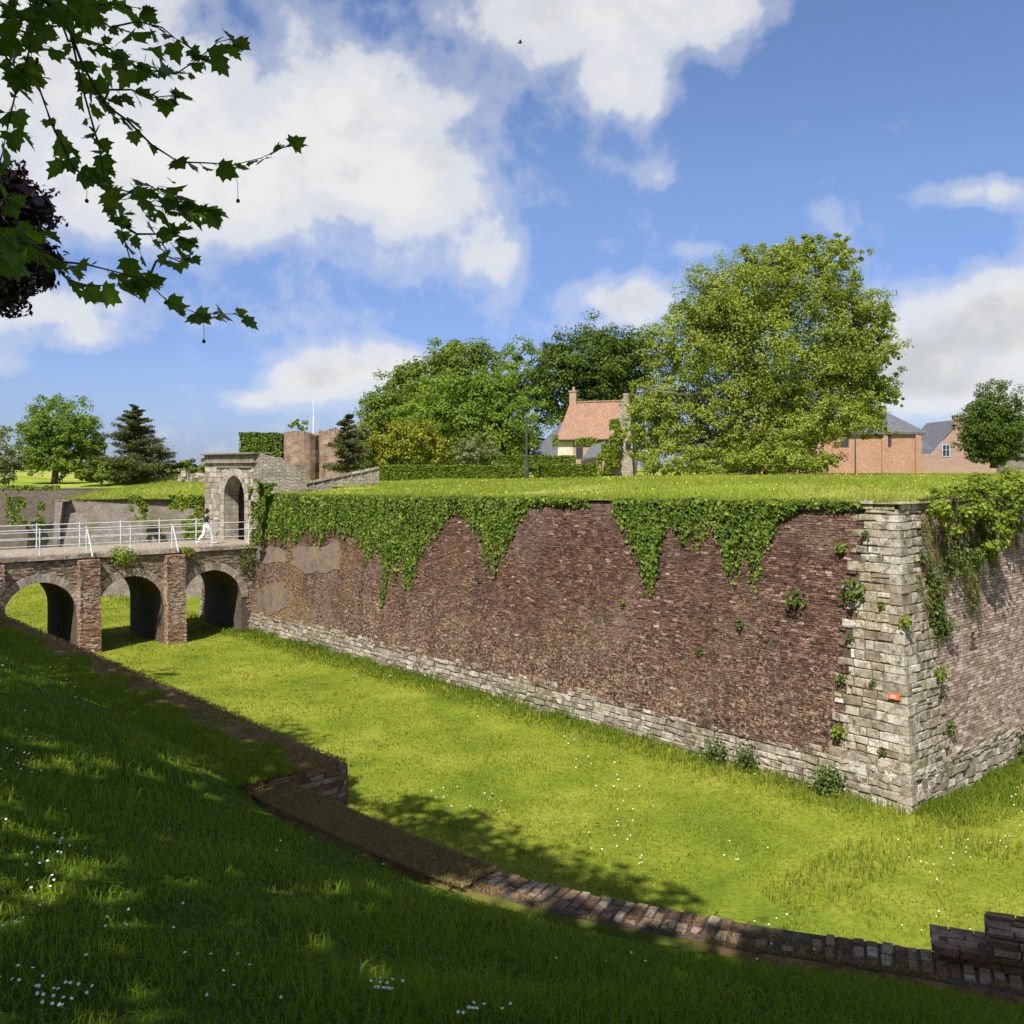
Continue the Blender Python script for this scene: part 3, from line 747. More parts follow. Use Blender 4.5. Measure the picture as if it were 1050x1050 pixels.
def railing(o, out, label, braces, off):
    r = thing('railing', label, 'railing', fb(0, DECK, o), 'pale railings on the bridge')
    hs = (1.08, .74, .40) if out < 0 else (1.08, .74, .42)
    for h in hs:
        mb = MB(); mb.tube([fb(-.4+off*0, DECK+h, o), fb(19, DECK+h, o)], .023 if h > 1 else .017, 6); mb.build('rail', M['metal'], r)
    s = off
    while s < 19:
        mb = MB(); mb.tube([fb(s, DECK-.1, o), fb(s, DECK+1.16, o)], .028, 6); mb.build('post', M['metal'], r); s += 1.9
    for s in braces:
        mb = MB()
        mb.tube([fb(s-.03, DECK+1.05, o), fb(s-.1, DECK+.45, o+out*.2), fb(s-.12, DECK-.12, o+out*.42)], .032, 6)
        mb.tube([fb(s-.1, DECK+.45, o), fb(s-.1, DECK+.40, o+out*.2)], .02, 6)
        mb.build('brace', M['metal'], r)
railing(.12, -1, 'pale steel railing along the near side of the bridge', (3.8, 7.6, 11.4), 0.0)
railing(BW-.12, 1, 'pale steel railing along the far side of the bridge', (3.8, 7.6), .95)

M['gatestone'] = stone_mat('gate_ashlar_stone', [(0, (.27, .225, .175)), (.5, (.40, .35, .28)), (1, (.52, .47, .39))], (.10, .08, .06), .75, (.20, .17, .08), 1.6, .8, .8)
M['gatecap'] = stone_mat('lichened_cap_stone', [(0, (.22, .185, .14)), (1, (.34, .30, .24))], (.08, .065, .05), .8, (.16, .15, .07), 1.6, .8, .8)
# ------------------------------------------------------------------ the gate
def fg(a, z, o=0):                   # gate front: a along the wall line, o inwards
    p = C0+wd*a+rd*(.30+o); return Vector((p.x, p.y, z))
GL, GR, GT = 39.1, 33.55, 8.25; GC = 35.55
gate = thing('gatehouse', 'pale stone gateway with tall round arch and flat moulded cornice', 'gate', (*fg(36, 0)[:2], 4.3))
rev = lambda s, z, o=0: fg(GL-(s-GR), z, o)      # so that s runs left to right as seen
sc = GL-(GC-GR)
mb = MB(); arch_panel(mb, rev, GR, GL, 4.2, GT, sc, 1.18, 6.35, 1.22, .75, 20, .35); mb.build('front_wall', M['gate'], gate)
mb = MB(); ring(mb, rev, sc, 1.18, 6.35, 1.22, .42, 13, .02, -.07, .35)
for sd in (-1, 1):
    z = 4.3
    while z < 6.3:
        h = random.uniform(.3, .42); h = min(h, 6.36-z); w = random.choice((.38, .46))
        a, b = sc+sd*1.18, sc+sd*(1.18+w)
        a, b = min(a, b), max(a, b)
        mb.hexa([rev(a, z+.01, -.07), rev(b, z+.01, -.07), rev(b, z+.01, .02), rev(a, z+.01, .02), rev(a, z+h-.01, -.07), rev(b, z+h-.01, -.07), rev(b, z+h-.01, .02), rev(a, z+h-.01, .02)]); z += h
mb.build('arch_surround', M['gatetrim'], gate)
mb = MB()
def gbox(a, b, z0, z1, o0, o1): mb.hexa([rev(a, z0, o0), rev(b, z0, o0), rev(b, z0, o1), rev(a, z0, o1), rev(a, z1, o0), rev(b, z1, o0), rev(b, z1, o1), rev(a, z1, o1)])
gbox(GR-.12, GL+.15, 8.25, 8.35, -.16, .9); gbox(GR-.05, GL+.06, 8.35, 8.68, -.05, .85); gbox(GR-.2, GL+.22, 8.68, 8.77, -.22, .95)
mb.build('cornice', M['gatecap'], gate, bevel=.02)
mb = MB(); gbox(sc-2.0, sc+1.9, 8.02, 8.1, -.10, .0); mb.build('string_course', M['gatecap'], gate)
def outarch(sc_, hw, zs, rise, th):
    return lambda s, t, row: not (abs(s-sc_) < hw+th and (t < zs or ((s-sc_)/(hw+th))**2+((t-zs)/(rise+th))**2 < 1))
mb = MB(); masonry(mb, lambda s, t, o=0: rev(s, t, -o), GR, GL, lambda s: 4.25, lambda s: 8.24, .46, .27, .014, (.02, .055), .35, outarch(sc, 1.18, 6.35, 1.3, .42), 0, .15, -.03, .014, .014); mb.build('ashlar', M['gatestone'], gate)
mb = MB()                             # passage wall behind the arch with its narrower inner doorway
gbox(sc-2.0, sc-1.7, 4.2, 8.0, .76, 2.1); gbox(sc+1.7, sc+1.95, 4.2, 8.0, .76, 2.1)
arch_panel(mb, lambda s, z, o=0: rev(s, z, o+2.1), sc-2.0, sc+1.95, 4.2, 8.0, sc, .8, 6.2, .8, .5, 12)
gbox(sc-2.0, sc+1.95, 8.0, 8.2, .76, 2.6); gbox(sc-1.0, sc+1.0, 4.2, 7.2, 2.75, 2.85)
mb.build('passage_wall', M['gatewall'], gate)
# the flank running back from the gate
flank = thing('flank_wall', 'weathered rubble stone flank wall beside the gateway, broken top', 'wall', (*fg(GR, 0)[:2], 6))
mb = MB()
fp = []
for i in range(9):
    t = i/8; a = 33.5-.6*math.sin(t*1.6)-t*.5; o = .0+2.3*t
    fp.append((a, o, 8.70-.30*t-.55*max(0, t-.3)+random.uniform(-.09, .09)))
for (a0, o0, h0), (a1, o1, h1) in zip(fp[:-1], fp[1:]):
    LL = math.hypot(a1-a0, o1-o0)
    mb.hexa([fg(a0, 5.8, o0), fg(a1, 5.8, o1), fg(a1+.6, 5.8, o1+.1), fg(a0+.6, 5.8, o0+.1), fg(a0, h0, o0), fg(a1, h1, o1), fg(a1+.6, h1, o1+.1), fg(a0+.6, h0, o0+.1)], .5)
me_o = mb.build('masonry', M['gatewall'], flank)
# the sloping parapet
par = thing('ramp_parapet', 'sloping brick parapet with stone coping right of the gateway', 'parapet', P(350, 492, 52))
pa, pb = P(311, 0, 52), P(389, 0, 53.5)
pts = []
for i in range(9):
    t = i/8; x = pa.x+(pb.x-pa.x)*t; y = pa.y+(pb.y-pa.y)*t
    zt = E-((497-16.5*t)-HY)*y/F; pts.append((x, y, zt))
mb = MB(); mc = MB()
for (x, y, z), (X, Y, Z) in zip(pts[:-1], pts[1:]):
    mb.hexa([(x, y, 6.4), (X, Y, 6.4), (X-.1, Y+.45, 6.4), (x-.1, y+.45, 6.4), (x, y, z), (X, Y, Z), (X-.1, Y+.45, Z), (x-.1, y+.45, z)], .5)
    mc.hexa([(x+.03, y-.08, z), (X-.03, Y-.08, Z), (X-.13, Y+.53, Z), (x-.07, y+.53, z), (x+.03, y-.08, z+.13), (X-.03, Y-.08, Z+.13), (X-.13, Y+.53, Z+.13), (x-.07, y+.53, z+.13)])
mb.build('parapet_wall', M['gatewall'], par); mc.build('coping', M['gatetrim'], par)

# ------------------------------------------------------------------ far ramparts at left
def rampart(name, label, pts, h, dep, mat, z0=-.1, slope=.12):
    o = thing(name, label, 'rampart wall', (pts[0][0], pts[0][1], 0)); mb = MB(); L = 0
    for (x, y), (X, Y) in zip(pts[:-1], pts[1:]):
        d = Vector((X-x, Y-y)); l = d.length; n = Vector((d.y, -d.x)).normalized()
        i0 = -n*slope*h
        mb.face([(x, y, z0), (X, Y, z0), (X+i0.x, Y+i0.y, h), (x+i0.x, y+i0.y, h)], [(L, 0), (L+l, 0), (L+l, h), (L, h)], .5); L += l
    mb.build('wall_face', M[mat], o)
    mb = MB()
    for (x, y), (X, Y) in zip(pts[:-1], pts[1:]):
        d = Vector((X-x, Y-y)); n = Vector((d.y, -d.x)).normalized(); i0 = -n*slope*h; k = max(1, int(d.length/.9))
        for i in range(k):
            a = Vector((x, y)).lerp(Vector((X, Y)), i/k)+i0; b = Vector((x, y)).lerp(Vector((X, Y)), (i+.97)/k)+i0
            j = random.uniform(-.02, .03)
            p = [(q.x+n.x*w, q.y+n.y*w) for q, w in ((a, .03), (b, .03), (b, -.35), (a, -.35))]
            mb.hexa([(*q, h-.02) for q in p]+[(*q, h+.07+j*.5) for q in p])
    mb.build('coping', M['greywall' if mat == 'greywall' else 'darkwall'], o)
    return o
W2 = [(-32.5, 82), (-28.4, 60), (-13.5, 60.8)]
rampart('rampart', 'grey battered rampart wall behind the bridge with grass on top', W2, 5.95, 1, 'greywall')
W3 = [(-75, 80), (-32, 81.5)]
rampart('rampart', 'dark distant rampart wall at the left behind the railing', W3, 6.25, 1, 'darkwall', slope=.05)
def zt2(x, y): return 6.05+min(1.2, .95*(1-math.exp(-max(0, y-60.6)/4)))*min(1, max(0, (x+29.5)/6+.25)) +.05*mnoise.noise((x*.3, y*.3, 2))
structure(sheet('terrace', np.linspace(-27.6, -11, 20), np.concatenate([[60.72], np.arange(61.2, 82, 1.2)]), zt2, M['ground_top']))
def zt3(x, y): return 6.3+min(1.5, .14*max(0, y-82))*(.6+.4*math.sin(x*.21+1))+.1*mnoise.noise((x*.1, y*.1, 2))
structure(sheet('hill', np.linspace(-140, -13, 60), np.concatenate([[81.9], np.arange(84, 130, 3), [150, 200, 300, 500]]), zt3, M['ground_top']))

# ------------------------------------------------------------------ brick towers, clipped hedge block, mast
def tower(px0, px1, pyt, D, label, dep=4):
    a, b = P(px0, 480, D), P(px1, 480, D); zt = P(0, pyt, D).z; c = (a+b)/2; r = (b.x-a.x)/2
    o = thing('brick_tower', label, 'tower', (c.x, c.y+r*.6, 7)); mb = MB(); mc = MB(); n = 20
    cc = Vector((c.x, c.y+r*.6, 0)); hj = [random.uniform(.02, .42) for _ in range(n)]
    for k in range(n):
        t0, t1 = 2*math.pi*k/n, 2*math.pi*(k+1)/n
        f = lambda t, q, z: cc+Vector((math.cos(t)*r*q, math.sin(t)*r*q, z))
        rr_ = lambda t, z: 1.0+.045*mnoise.noise((math.cos(t)*2+px0, math.sin(t)*2, z*.9))+.02*mnoise.noise((math.cos(t)*6+px0, math.sin(t)*6, z*2.5))
        for q in range(8):
            za, zb = 6.5+(zt-6.5)*q/8, 6.5+(zt-6.5)*(q+1)/8
            mb.face([f(t0, rr_(t0, za), za), f(t1, rr_(t1, za), za), f(t1, rr_(t1, zb), zb), f(t0, rr_(t0, zb), zb)], [(t0*r, za), (t1*r, za), (t1*r, zb), (t0*r, zb)], .5)
        mc.hexa([f(t0+.01, 1.0, zt-.02), f(t1-.01, 1.0, zt-.02), f(t1-.01, .75, zt-.02), f(t0+.01, .75, zt-.02), f(t0+.01, 1.0, zt+hj[k]), f(t1-.01, 1.0, zt+hj[(k+1) % n]), f(t1-.01, .75, zt+hj[(k+1) % n]), f(t0+.01, .75, zt+hj[k])])
    mb.face([cc+Vector((math.cos(2*math.pi*k/n)*r*.9, math.sin(2*math.pi*k/n)*r*.9, zt+.02)) for k in range(n)])
    mb.build('round_wall', M['tower'], o)
    mc.build('broken_top', M['tower'], o)
tower(288, 327, 447.5, 72, 'round pinkish brick tower nearer the clipped ivy block')
tower(325, 366, 444.5, 70, 'round brick tower half hidden by the slim conifer')
mast = thing('mast', 'thin white mast rising behind the brick towers', 'mast', P(321.5, 470, 78))
mb = MB(); b0 = P(321.5, 470, 78); mb.tube([b0, (b0.x, b0.y, P(0, 430, 78).z)], .06, 6); mb.tube([(b0.x, b0.y, P(0, 430, 78).z), (b0.x-.02, b0.y, P(0, 411, 78).z)], .03, 6); mb.build('pole', M['white'], mast)
mb = MB(); mb.tube([(b0.x-.12, b0.y, P(0, 428, 78).z), (b0.x+.12, b0.y, P(0, 428, 78).z)], .03, 5); mb.build('bracket', M['white'], mast)

def hedge(px0, px1, pyt, pyb, D, label, n, mat='oak', dep=1.6, name='hedge', leaf=.22, D2=None):
    a, b = P(px0, pyb, D), P(px1, pyb, D2 or D); zt = P(0, pyt, D).z
    o = thing(name, label, 'hedge', ((a.x+b.x)/2, (a.y+b.y)/2, a.z))
    m = int(n); u = rng.random(m); face = rng.random(m)
    x = a.x+(b.x-a.x)*u; y0 = a.y+(b.y-a.y)*u
    H = zt-a.z; top = face < .35
    wob_ = np.array([mnoise.noise((xx*.8, 0, 5)) for xx in x])*.10*H
    z = np.where(top, zt+rng.normal(size=m)*.05, a.z+H*rng.random(m)); z = np.minimum(z, zt)+wob_
    y = y0+np.where(top, rng.random(m)*dep, np.abs(rng.normal(size=m))*.10)
    nn = np.where(top[:, None], [[0, -.2, 1]], [[0, -1, .35]])+.6*rng.normal(size=(m, 3))
    leaves('foliage', np.stack([x, y, z], 1), unit(nn), leaf*rng.uniform(.6, 1.2, m), M[mat], o)
    mb = MB(); mb.hexa([(a.x+.1, a.y+.15, a.z-.3), (b.x-.1, b.y+.15, a.z-.3), (b.x-.1, b.y+dep, a.z-.3), (a.x+.1, a.y+dep, a.z-.3), (a.x+.1, a.y+.15, zt-.12), (b.x-.1, b.y+.15, zt-.12), (b.x-.1, b.y+dep, zt-.12), (a.x+.1, a.y+dep, zt-.12)])
    mb.build('branches', M['hedgecore'], o)
M['hedgecore'] = plain_mat('hedge_twigs', (.03, .04, .012), .95)
hedge(245, 289, 444, 470, 72, 'squared block of clipped ivy beside the brick tower', 2600, 'ivy', 2.5, 'clipped_ivy_block')
hedge(388, 540, 477.5, 492, 62, 'long clipped hedge left of the lamp post', 7000, 'oak')
hedge(548, 612, 476.5, 492, 62, 'short clipped hedge between lamp post and ruined gable', 3600, 'oak')
hedge(510, 590, 467.5, 480, 68, 'taller hedge behind, below the cottage window', 3600, 'oak')

# ------------------------------------------------------------------ the cottage
a_ = R(24); e1 = Vector((math.cos(a_), -math.sin(a_), 0)); e2 = Vector((-math.sin(a_), -math.cos(a_), 0))
rp = P(585.5, 413, 86); rz = rp.z; LEN = 5.1; WID = 3.3; ez = P(0, 449, 82).z; GZ = 7.4
cot = thing('cottage', 'small cottage with steep orange tiled roof and cream wall', 'house', (rp.x, rp.y, GZ))
def hc(l, w, z): p = Vector((rp.x, rp.y, 0))+e1*l+e2*w; return Vector((p.x, p.y, z))
mb = MB()
for w in (1, -1):
    q = [hc(0, w*(WID-.15), GZ), hc(LEN, w*(WID-.15), GZ), hc(LEN, w*(WID-.15), ez), hc(0, w*(WID-.15), ez)]
    mb = MB(); mb.face(q if w > 0 else q[::-1], [(0, 0), (LEN, 0), (LEN, ez-GZ), (0, ez-GZ)], .5); mb.build('long_wall', M['houseb'], cot)
mb = MB(); mb.hexa([hc(.0, WID-.13, GZ), hc(1.55, WID-.13, GZ), hc(1.55, WID-.2, GZ), hc(.0, WID-.2, GZ), hc(.0, WID-.13, ez-.25), hc(1.3, WID-.13, ez-.25), hc(1.3, WID-.2, ez-.25), hc(.0, WID-.2, ez-.25)]); mb.build('rendered_corner', M['cream'], cot)
mb = MB()
for l in (0.02, LEN-.02):
    q = [hc(l, WID-.15, GZ), hc(l, -WID+.15, GZ), hc(l, -WID+.15, ez), hc(l, 0, rz-.05), hc(l, WID-.15, ez)]
    mb.face(q if l > 1 else q[::-1], [(0, 0), (2*WID, 0), (2*WID, 2), (WID, 5), (0, 2)], .5)
mb.build('gable_wall', M['houseb'], cot)
mb = MB()
for w in (1, -1):
    n = 8
    for i in range(n):           # slightly sagging slope
        t0, t1 = i/n, (i+1)/n
        sag = lambda t: -.10*math.sin(math.pi*t)
        q0 = [hc(l, w*(WID+.18)*t, rz+(ez-.12-rz)*t+sag(t)) for l, t in ((-.1, t0), (LEN+.1, t0), (LEN+.1, t1), (-.1, t1))]
        q1 = [Vector((p.x, p.y, p.z-.12)) for p in q0]
        mb.face(q0[::-1] if w > 0 else q0, [(0, t0*5), (LEN+.2, t0*5), (LEN+.2, t1*5), (0, t1*5)][::-1] if w > 0 else [(0, t0*5), (LEN+.2, t0*5), (LEN+.2, t1*5), (0, t1*5)], .5)
        mb.face(q1 if w > 0 else q1[::-1])
        for i0, i1 in ((0, 3), (1, 2)): mb.face([q0[i0], q0[i1], q1[i1], q1[i0]])
        if i == n-1: mb.face([q0[3], q0[2], q1[2], q1[3]])
roof = mb.build('roof', M['tile'], cot)
mb = MB()
for i in range(12): mb.tube([hc(-.1+LEN/12*i, 0, rz+.02), hc(-.1+LEN/12*(i+.95), 0, rz+.02)], .11, 6)
mb.build('ridge_tiles', M['tile'], roof)
mb = MB(); mb.tube([hc(-.1, WID+.24, ez-.16), hc(LEN+.1, WID+.24, ez-.16)], .07, 6); mb.build('gutter', M['darkmetal'], roof)
mb = MB(); mb.box(hc(.25, .0, rz+.25), (.62, .5, 1.4), -a_); mb.box(hc(.25, 0, rz+1.0), (.75, .62, .12), -a_); mb.lathe(hc(.25, 0, rz+1.05), [(.13, 0), (.11, .35), (.0, .36)], 8); mb.build('chimney', M['houseb'], roof)
mb = MB(); mb.box(hc(LEN, 0, rz+.1), (.4, .5, .9), -a_); mb.box(hc(LEN+.02, 0, rz+.6), (.5, .6, .12), -a_); mb.build('gable_stack', M['ruin'], roof)
def window(par, f, l, z, w, h, fm='white', gm='glass'):
    """f(u, z, o): point on the wall, o outwards"""
    mb = MB()
    def bx(u0, u1, z0, z1, o0, o1): mb.hexa([f(u0, z0, o1), f(u1, z0, o1), f(u1, z0, o0), f(u0, z0, o0), f(u0, z1, o1), f(u1, z1, o1), f(u1, z1, o0), f(u0, z1, o0)])
    t = .08
    for u0, u1, z0, z1 in ((l-w/2, l-w/2+t, z, z+h), (l+w/2-t, l+w/2, z, z+h), (l-w/2+t, l+w/2-t, z, z+t), (l-w/2+t, l+w/2-t, z+h-t, z+h), (l-.03, l+.03, z+t, z+h-t)): bx(u0, u1, z0, z1, -.05, .05)
    bx(l-w/2+t, l-.03, z+h*.55, z+h*.55+.05, -.05, .045); bx(l+.03, l+w/2-t, z+h*.55, z+h*.55+.05, -.05, .045)
    wn = mb.build('window', M[fm], par)
    mb = MB(); mb.face([f(l-w/2+.02, z+.02, .015), f(l+w/2-.02, z+.02, .015), f(l+w/2-.02, z+h-.02, .015), f(l-w/2+.02, z+h-.02, .015)]); mb.build('pane', M[gm], wn)
fcw = lambda u, z, o=0: hc(u, WID-.15+o, z)
window(cot, fcw, 1.95, 8.8, .6, .95, 'darkmetal'); window(cot, fcw, 4.2, 8.75, .7, 1.0, 'darkmetal')
# slate lean-to roof going down to the left, behind the hedge
lean = thing('outbuilding', 'low outbuilding with long grey slate roof left of the cottage', 'outbuilding', P(560, 470, 92))
A1, A2, B1, B2 = P(590, 430, 90), P(576, 433, 90), P(542, 468, 93), P(586, 468, 86)
mb = MB()
q0 = [P(579, 430, 92), P(591, 432, 87), P(580, 468.5, 85), P(541, 468.5, 90)]
mb.hexa([p-Vector((0, 0, .15)) for p in q0]+q0); mb.build('slate_roof', M['slate'], lean)
mb = MB(); q1 = [Vector((p.x, p.y+.3, 0)) for p in (q0[3], q0[2])]
mb.hexa([(q1[0].x+.4, q1[0].y, 7.3), (q1[1].x-.4, q1[1].y, 7.3), (q1[1].x+.6, q1[1].y+3, 7.3), (q1[0].x+2.2, q1[0].y+3, 7.3), (q1[0].x+.4, q1[0].y, 8.75), (q1[1].x-.4, q1[1].y, 8.75), (q1[1].x+.6, q1[1].y+3, 9.6), (q1[0].x+2.2, q1[0].y+3, 9.6)]); mb.build('wall', M['houseb'], lean)
# small grey porch roof right of the window
porch = thing('porch', 'small grey sloping porch roof in front of the cottage', 'porch', P(608, 470, 79))
q0 = [P(606, 457, 80), P(621, 452, 80), P(617, 467, 78), P(597, 470, 78)]
mb = MB(); mb.hexa([p-Vector((0, 0, .12)) for p in q0]+q0); mb.build('porch_roof', M['slate'], porch)
for p in (q0[2], q0[3]):
    mb = MB(); mb.tube([(p.x, p.y+.15, 7.4), (p.x, p.y+.15, p.z-.05)], .07, 6); mb.build('porch_post', M['bark'], porch)
# ruined gable
ruin = thing('ruined_gable', 'tall broken rubble gable standing right of the cottage', 'ruin', P(632, 490, 70))
out = [(616, 492), (619, 478), (623, 470), (626, 455), (631, 440), (634, 424), (637, 410), (641, 406), (645, 412), (647, 424), (646, 440), (649, 452), (648, 470), (650, 492)]
F0 = [P(x, y, 70) for x, y in out]; Bk = [P(x, y, 70)+Vector((.25, .9, 0)) for x, y in out]
mb = MB(); n = len(out)
cen = P(637, 460, 70); cenb = cen+Vector((.25, .9, 0))
for i in range(n):
    k = (i+1) % n
    mb.face([F0[i], cen, F0[k]], [(p.x, p.z) for p in (F0[i], cen, F0[k])], .5); mb.face([Bk[k], cenb, Bk[i]], [(p.x, p.z) for p in (Bk[k], cenb, Bk[i])], .5)
    mb.face([F0[i], F0[k], Bk[k], Bk[i]], [(0, F0[i].z), (0, F0[k].z), (.9, F0[k].z), (.9, F0[i].z)], .5)
mb.build('rubble_wall', M['ruin'], ruin)
mb = MB()
for (x, y, w, h) in ((644, 457, 5, 8),):
    a = P(x, y, 69.97); mb.box((a.x, a.y, a.z), (w*.07, .04, h*.07)); 
mb.build('opening', M['glass'], ruin)
# ------------------------------------------------------------------ barn and gable house at right
D0 = 95; bx0, bx1 = P(765, 0, D0).x, P(945, 0, D0).x; bez = P(0, 443, D0).z; brz = P(0, 413, D0).z; bd = 9.0
barn = thing('barn', 'long orange brick barn with grey slate hipped roof behind the big tree', 'barn', ((bx0+bx1)/2, D0, 7.6))
mb = MB()
def wall(mb, a, b, z0, z1):
    L = (Vector(b)-Vector(a)).length; mb.face([(*a, z0), (*b, z0), (*b, z1), (*a, z1)], [(0, 0), (L, 0), (L, z1-z0), (0, z1-z0)], .5)
bskew = 1.2
wall(mb, (bx0, D0+3), (bx1, D0), 7, bez); wall(mb, (bx1, D0), (bx1+1.5, D0+bd), 7, bez); wall(mb, (bx1+1.5, D0+bd), (bx0, D0+bd+3), 7, bez); wall(mb, (bx0, D0+bd+3), (bx0, D0+3), 7, bez)
mb.build('brick_wall', M['barn'], barn)
for x in (bx1-.35, bx1-3.4, bx1-8.0):
    mb = MB(); mb.box((x, D0-.08+(bx1-x)*.18, (7+bez)/2), (.55, .3, bez-7), 0); mb.build('pilaster', M['barn'], barn)
mb = MB(); e = .35
c = [(bx0-e, D0+3-e, bez), (bx1+e, D0-e, bez), (bx1+1.5+e, D0+bd+e, bez), (bx0-e, D0+bd+3+e, bez)]
r0, r1 = (bx0+3, D0+bd/2+2.5, brz), (bx1-3.0, D0+bd/2, brz)
for f, u in (((c[0], c[1], r1, r0), [(0, 0), (18, 0), (15, 5), (3, 5)]), ((c[1], c[2], r1), [(0, 0), (9, 0), (4.5, 5)]), ((c[2], c[3], r0, r1), [(0, 0), (18, 0), (15, 5), (3, 5)]), ((c[3], c[0], r0), [(0, 0), (9, 0), (4.5, 5)])): mb.face(f, u, .5)
for i in range(4):
    k = (i+1) % 4; mb.face([c[i], (c[i][0], c[i][1], bez-.2), (c[k][0], c[k][1], bez-.2), c[k]])
mb.build('roof', M['slate'], barn)
fbn = lambda u, z, o=0: Vector((u, D0+(bx1-u)*3/(bx1-bx0)-o, z))
for px in (868, 909): window(barn, fbn, P(px, 0, D0+.7).x, P(0, 458, D0).z, .75, 1.2, 'darkmetal')
D1 = 106; hx0, hx1 = P(951, 0, D1).x, P(1022, 0, D1).x; hm = (hx0+hx1)/2; hz0 = P(0, 470, D1).z; hzr = P(0, 430, D1).z
gh = thing('gable_house', 'pink brick gabled house with one pale blue window', 'house', (hm, D1, 7.7))
mb = MB(); mb.face([(hx0, D1, 7.2), (hx1, D1, 7.2), (hx1, D1, hz0), (hm, D1, hzr), (hx0, D1, hz0)], [(0, 0), (7, 0), (7, 1.5), (3.5, 6), (0, 1.5)], .5)
mb.face([(hx0, D1+9, 7.2), (hx0, D1, 7.2), (hx0, D1, hz0), (hx0, D1+9, hz0)], [(0, 0), (9, 0), (9, 2), (0, 2)], .5); mb.face([(hx1, D1, 7.2), (hx1, D1+9, 7.2), (hx1, D1+9, hz0), (hx1, D1, hz0)], [(0, 0), (9, 0), (9, 2), (0, 2)], .5)
mb.build('gable_wall', M['houseb'], gh)
mb = MB()
for sgn, hx in ((-1, hx0), (1, hx1)):
    q = [(hx+sgn*.2, D1+.1, hz0-.15), (hm, D1+.1, hzr+.02), (hm, D1+9, hzr+.02), (hx+sgn*.2, D1+9, hz0-.15)]
    mb.face(q, [(0, 0), (0, 5), (9, 5), (9, 0)], .5)
rf = mb.build('roof', M['slate'], gh)
mb = MB(); mb.box((hm-.3, D1+.4, hzr-.1), (.95, .7, .9)); mb.box((hm-.3, D1+.4, hzr+.4), (1.1, .85, .12)); mb.build('chimney', M['houseb'], rf)
window(gh, lambda u, z, o=0: Vector((u, D1-o, z)), P(970, 0, D1).x, P(0, 468.5, D1).z, .85, 1.35, 'bluepaint')
ah = thing('low_annex', 'low pale annex with grey roof between barn and gabled house', 'outbuilding', P(949, 477, 103))
ax0, ax1 = P(942, 0, 103).x, P(957, 0, 103).x
mb = MB(); mb.box(((ax0+ax1)/2, 104.5, 8.3), (ax1-ax0, 3, 2.4)); mb.build('wall', M['houseb'], ah)
mb = MB(); z = P(0, 461, 103).z; mb.hexa([(ax0-.1, 102.8, z-.1), (ax1+.1, 102.8, z-.1), (ax1+.1, 106, z+1.0), (ax0-.1, 106, z+1.0), (ax0-.1, 102.8, z), (ax1+.1, 102.8, z), (ax1+.1, 106, z+1.1), (ax0-.1, 106, z+1.1)]); mb.build('roof', M['slate'], ah)
ah2 = thing('hut', 'small grey roofed hut at the right edge beyond the round tree', 'outbuilding', P(1046, 478, 110))
mb = MB(); p = P(1046, 477, 110); mb.box((p.x, p.y+1.5, 8.4), (3, 3, 2)); mb.build('wall', M['greywall'], ah2)
mb = MB(); mb.hexa([(p.x-1.8, p.y-.3, 9.3), (p.x+1.8, p.y-.3, 9.3), (p.x+1.8, p.y+3.3, 9.3), (p.x-1.8, p.y+3.3, 9.3), (p.x-1.7, p.y+1.4, 11.2), (p.x+1.7, p.y+1.4, 11.2), (p.x+1.7, p.y+1.6, 11.2), (p.x-1.7, p.y+1.6, 11.2)]); mb.build('roof', M['slate'], ah2)

# ------------------------------------------------------------------ lamp post and bare pole
lp = P(540, 491, 60)
lamp = thing('street_lamp', 'tall dark street lamp with curved arm above the hedges', 'street lamp', lp)
zt = P(0, 424, 60).z
mb = MB(); mb.lathe((lp.x, lp.y, lp.z-.3), [(.14, 0), (.14, .9), (.10, 1.0), (.08, 2.0), (.06, zt-lp.z)], 10); mb.build('pole', M['darkmetal'], lamp)
mb = MB(); mb.tube([(lp.x, lp.y, zt-.4), (lp.x-.1, lp.y, zt+.05), (lp.x-.35, lp.y, zt+.22), (lp.x-.7, lp.y, zt+.12)], .04, 6)
mb.tube([(lp.x, lp.y, zt-1.5), (lp.x-.45, lp.y, zt-1.4), (lp.x-.85, lp.y, zt-1.0), (lp.x-.9, lp.y, zt-.5), (lp.x-.72, lp.y, zt-.1)], .025, 5); mb.build('curved_arm', M['darkmetal'], lamp)
mb = MB(); mb.lathe((lp.x-.72, lp.y, zt-.35), [(0, 0), (.16, .02), (.2, .2), (.13, .36), (.05, .45), (0, .47)], 10); mb.build('lantern', M['darkmetal'], lamp)
pp = P(877, 487, 78)
pole = thing('pole', 'slim dark pole standing on the grass before the barn', 'pole', pp)
mb = MB(); mb.tube([pp-Vector((0, 0, .2)), (pp.x, pp.y, P(0, 447, 78).z)], [.06, .05], 6); mb.build('shaft', M['darkmetal'], pole)
mb = MB(); mb.lathe((pp.x, pp.y, P(0, 447, 78).z), [(.05, -.1), (.09, -.05), (.09, .05), (0, .1)], 8); mb.build('cap', M['darkmetal'], pole)
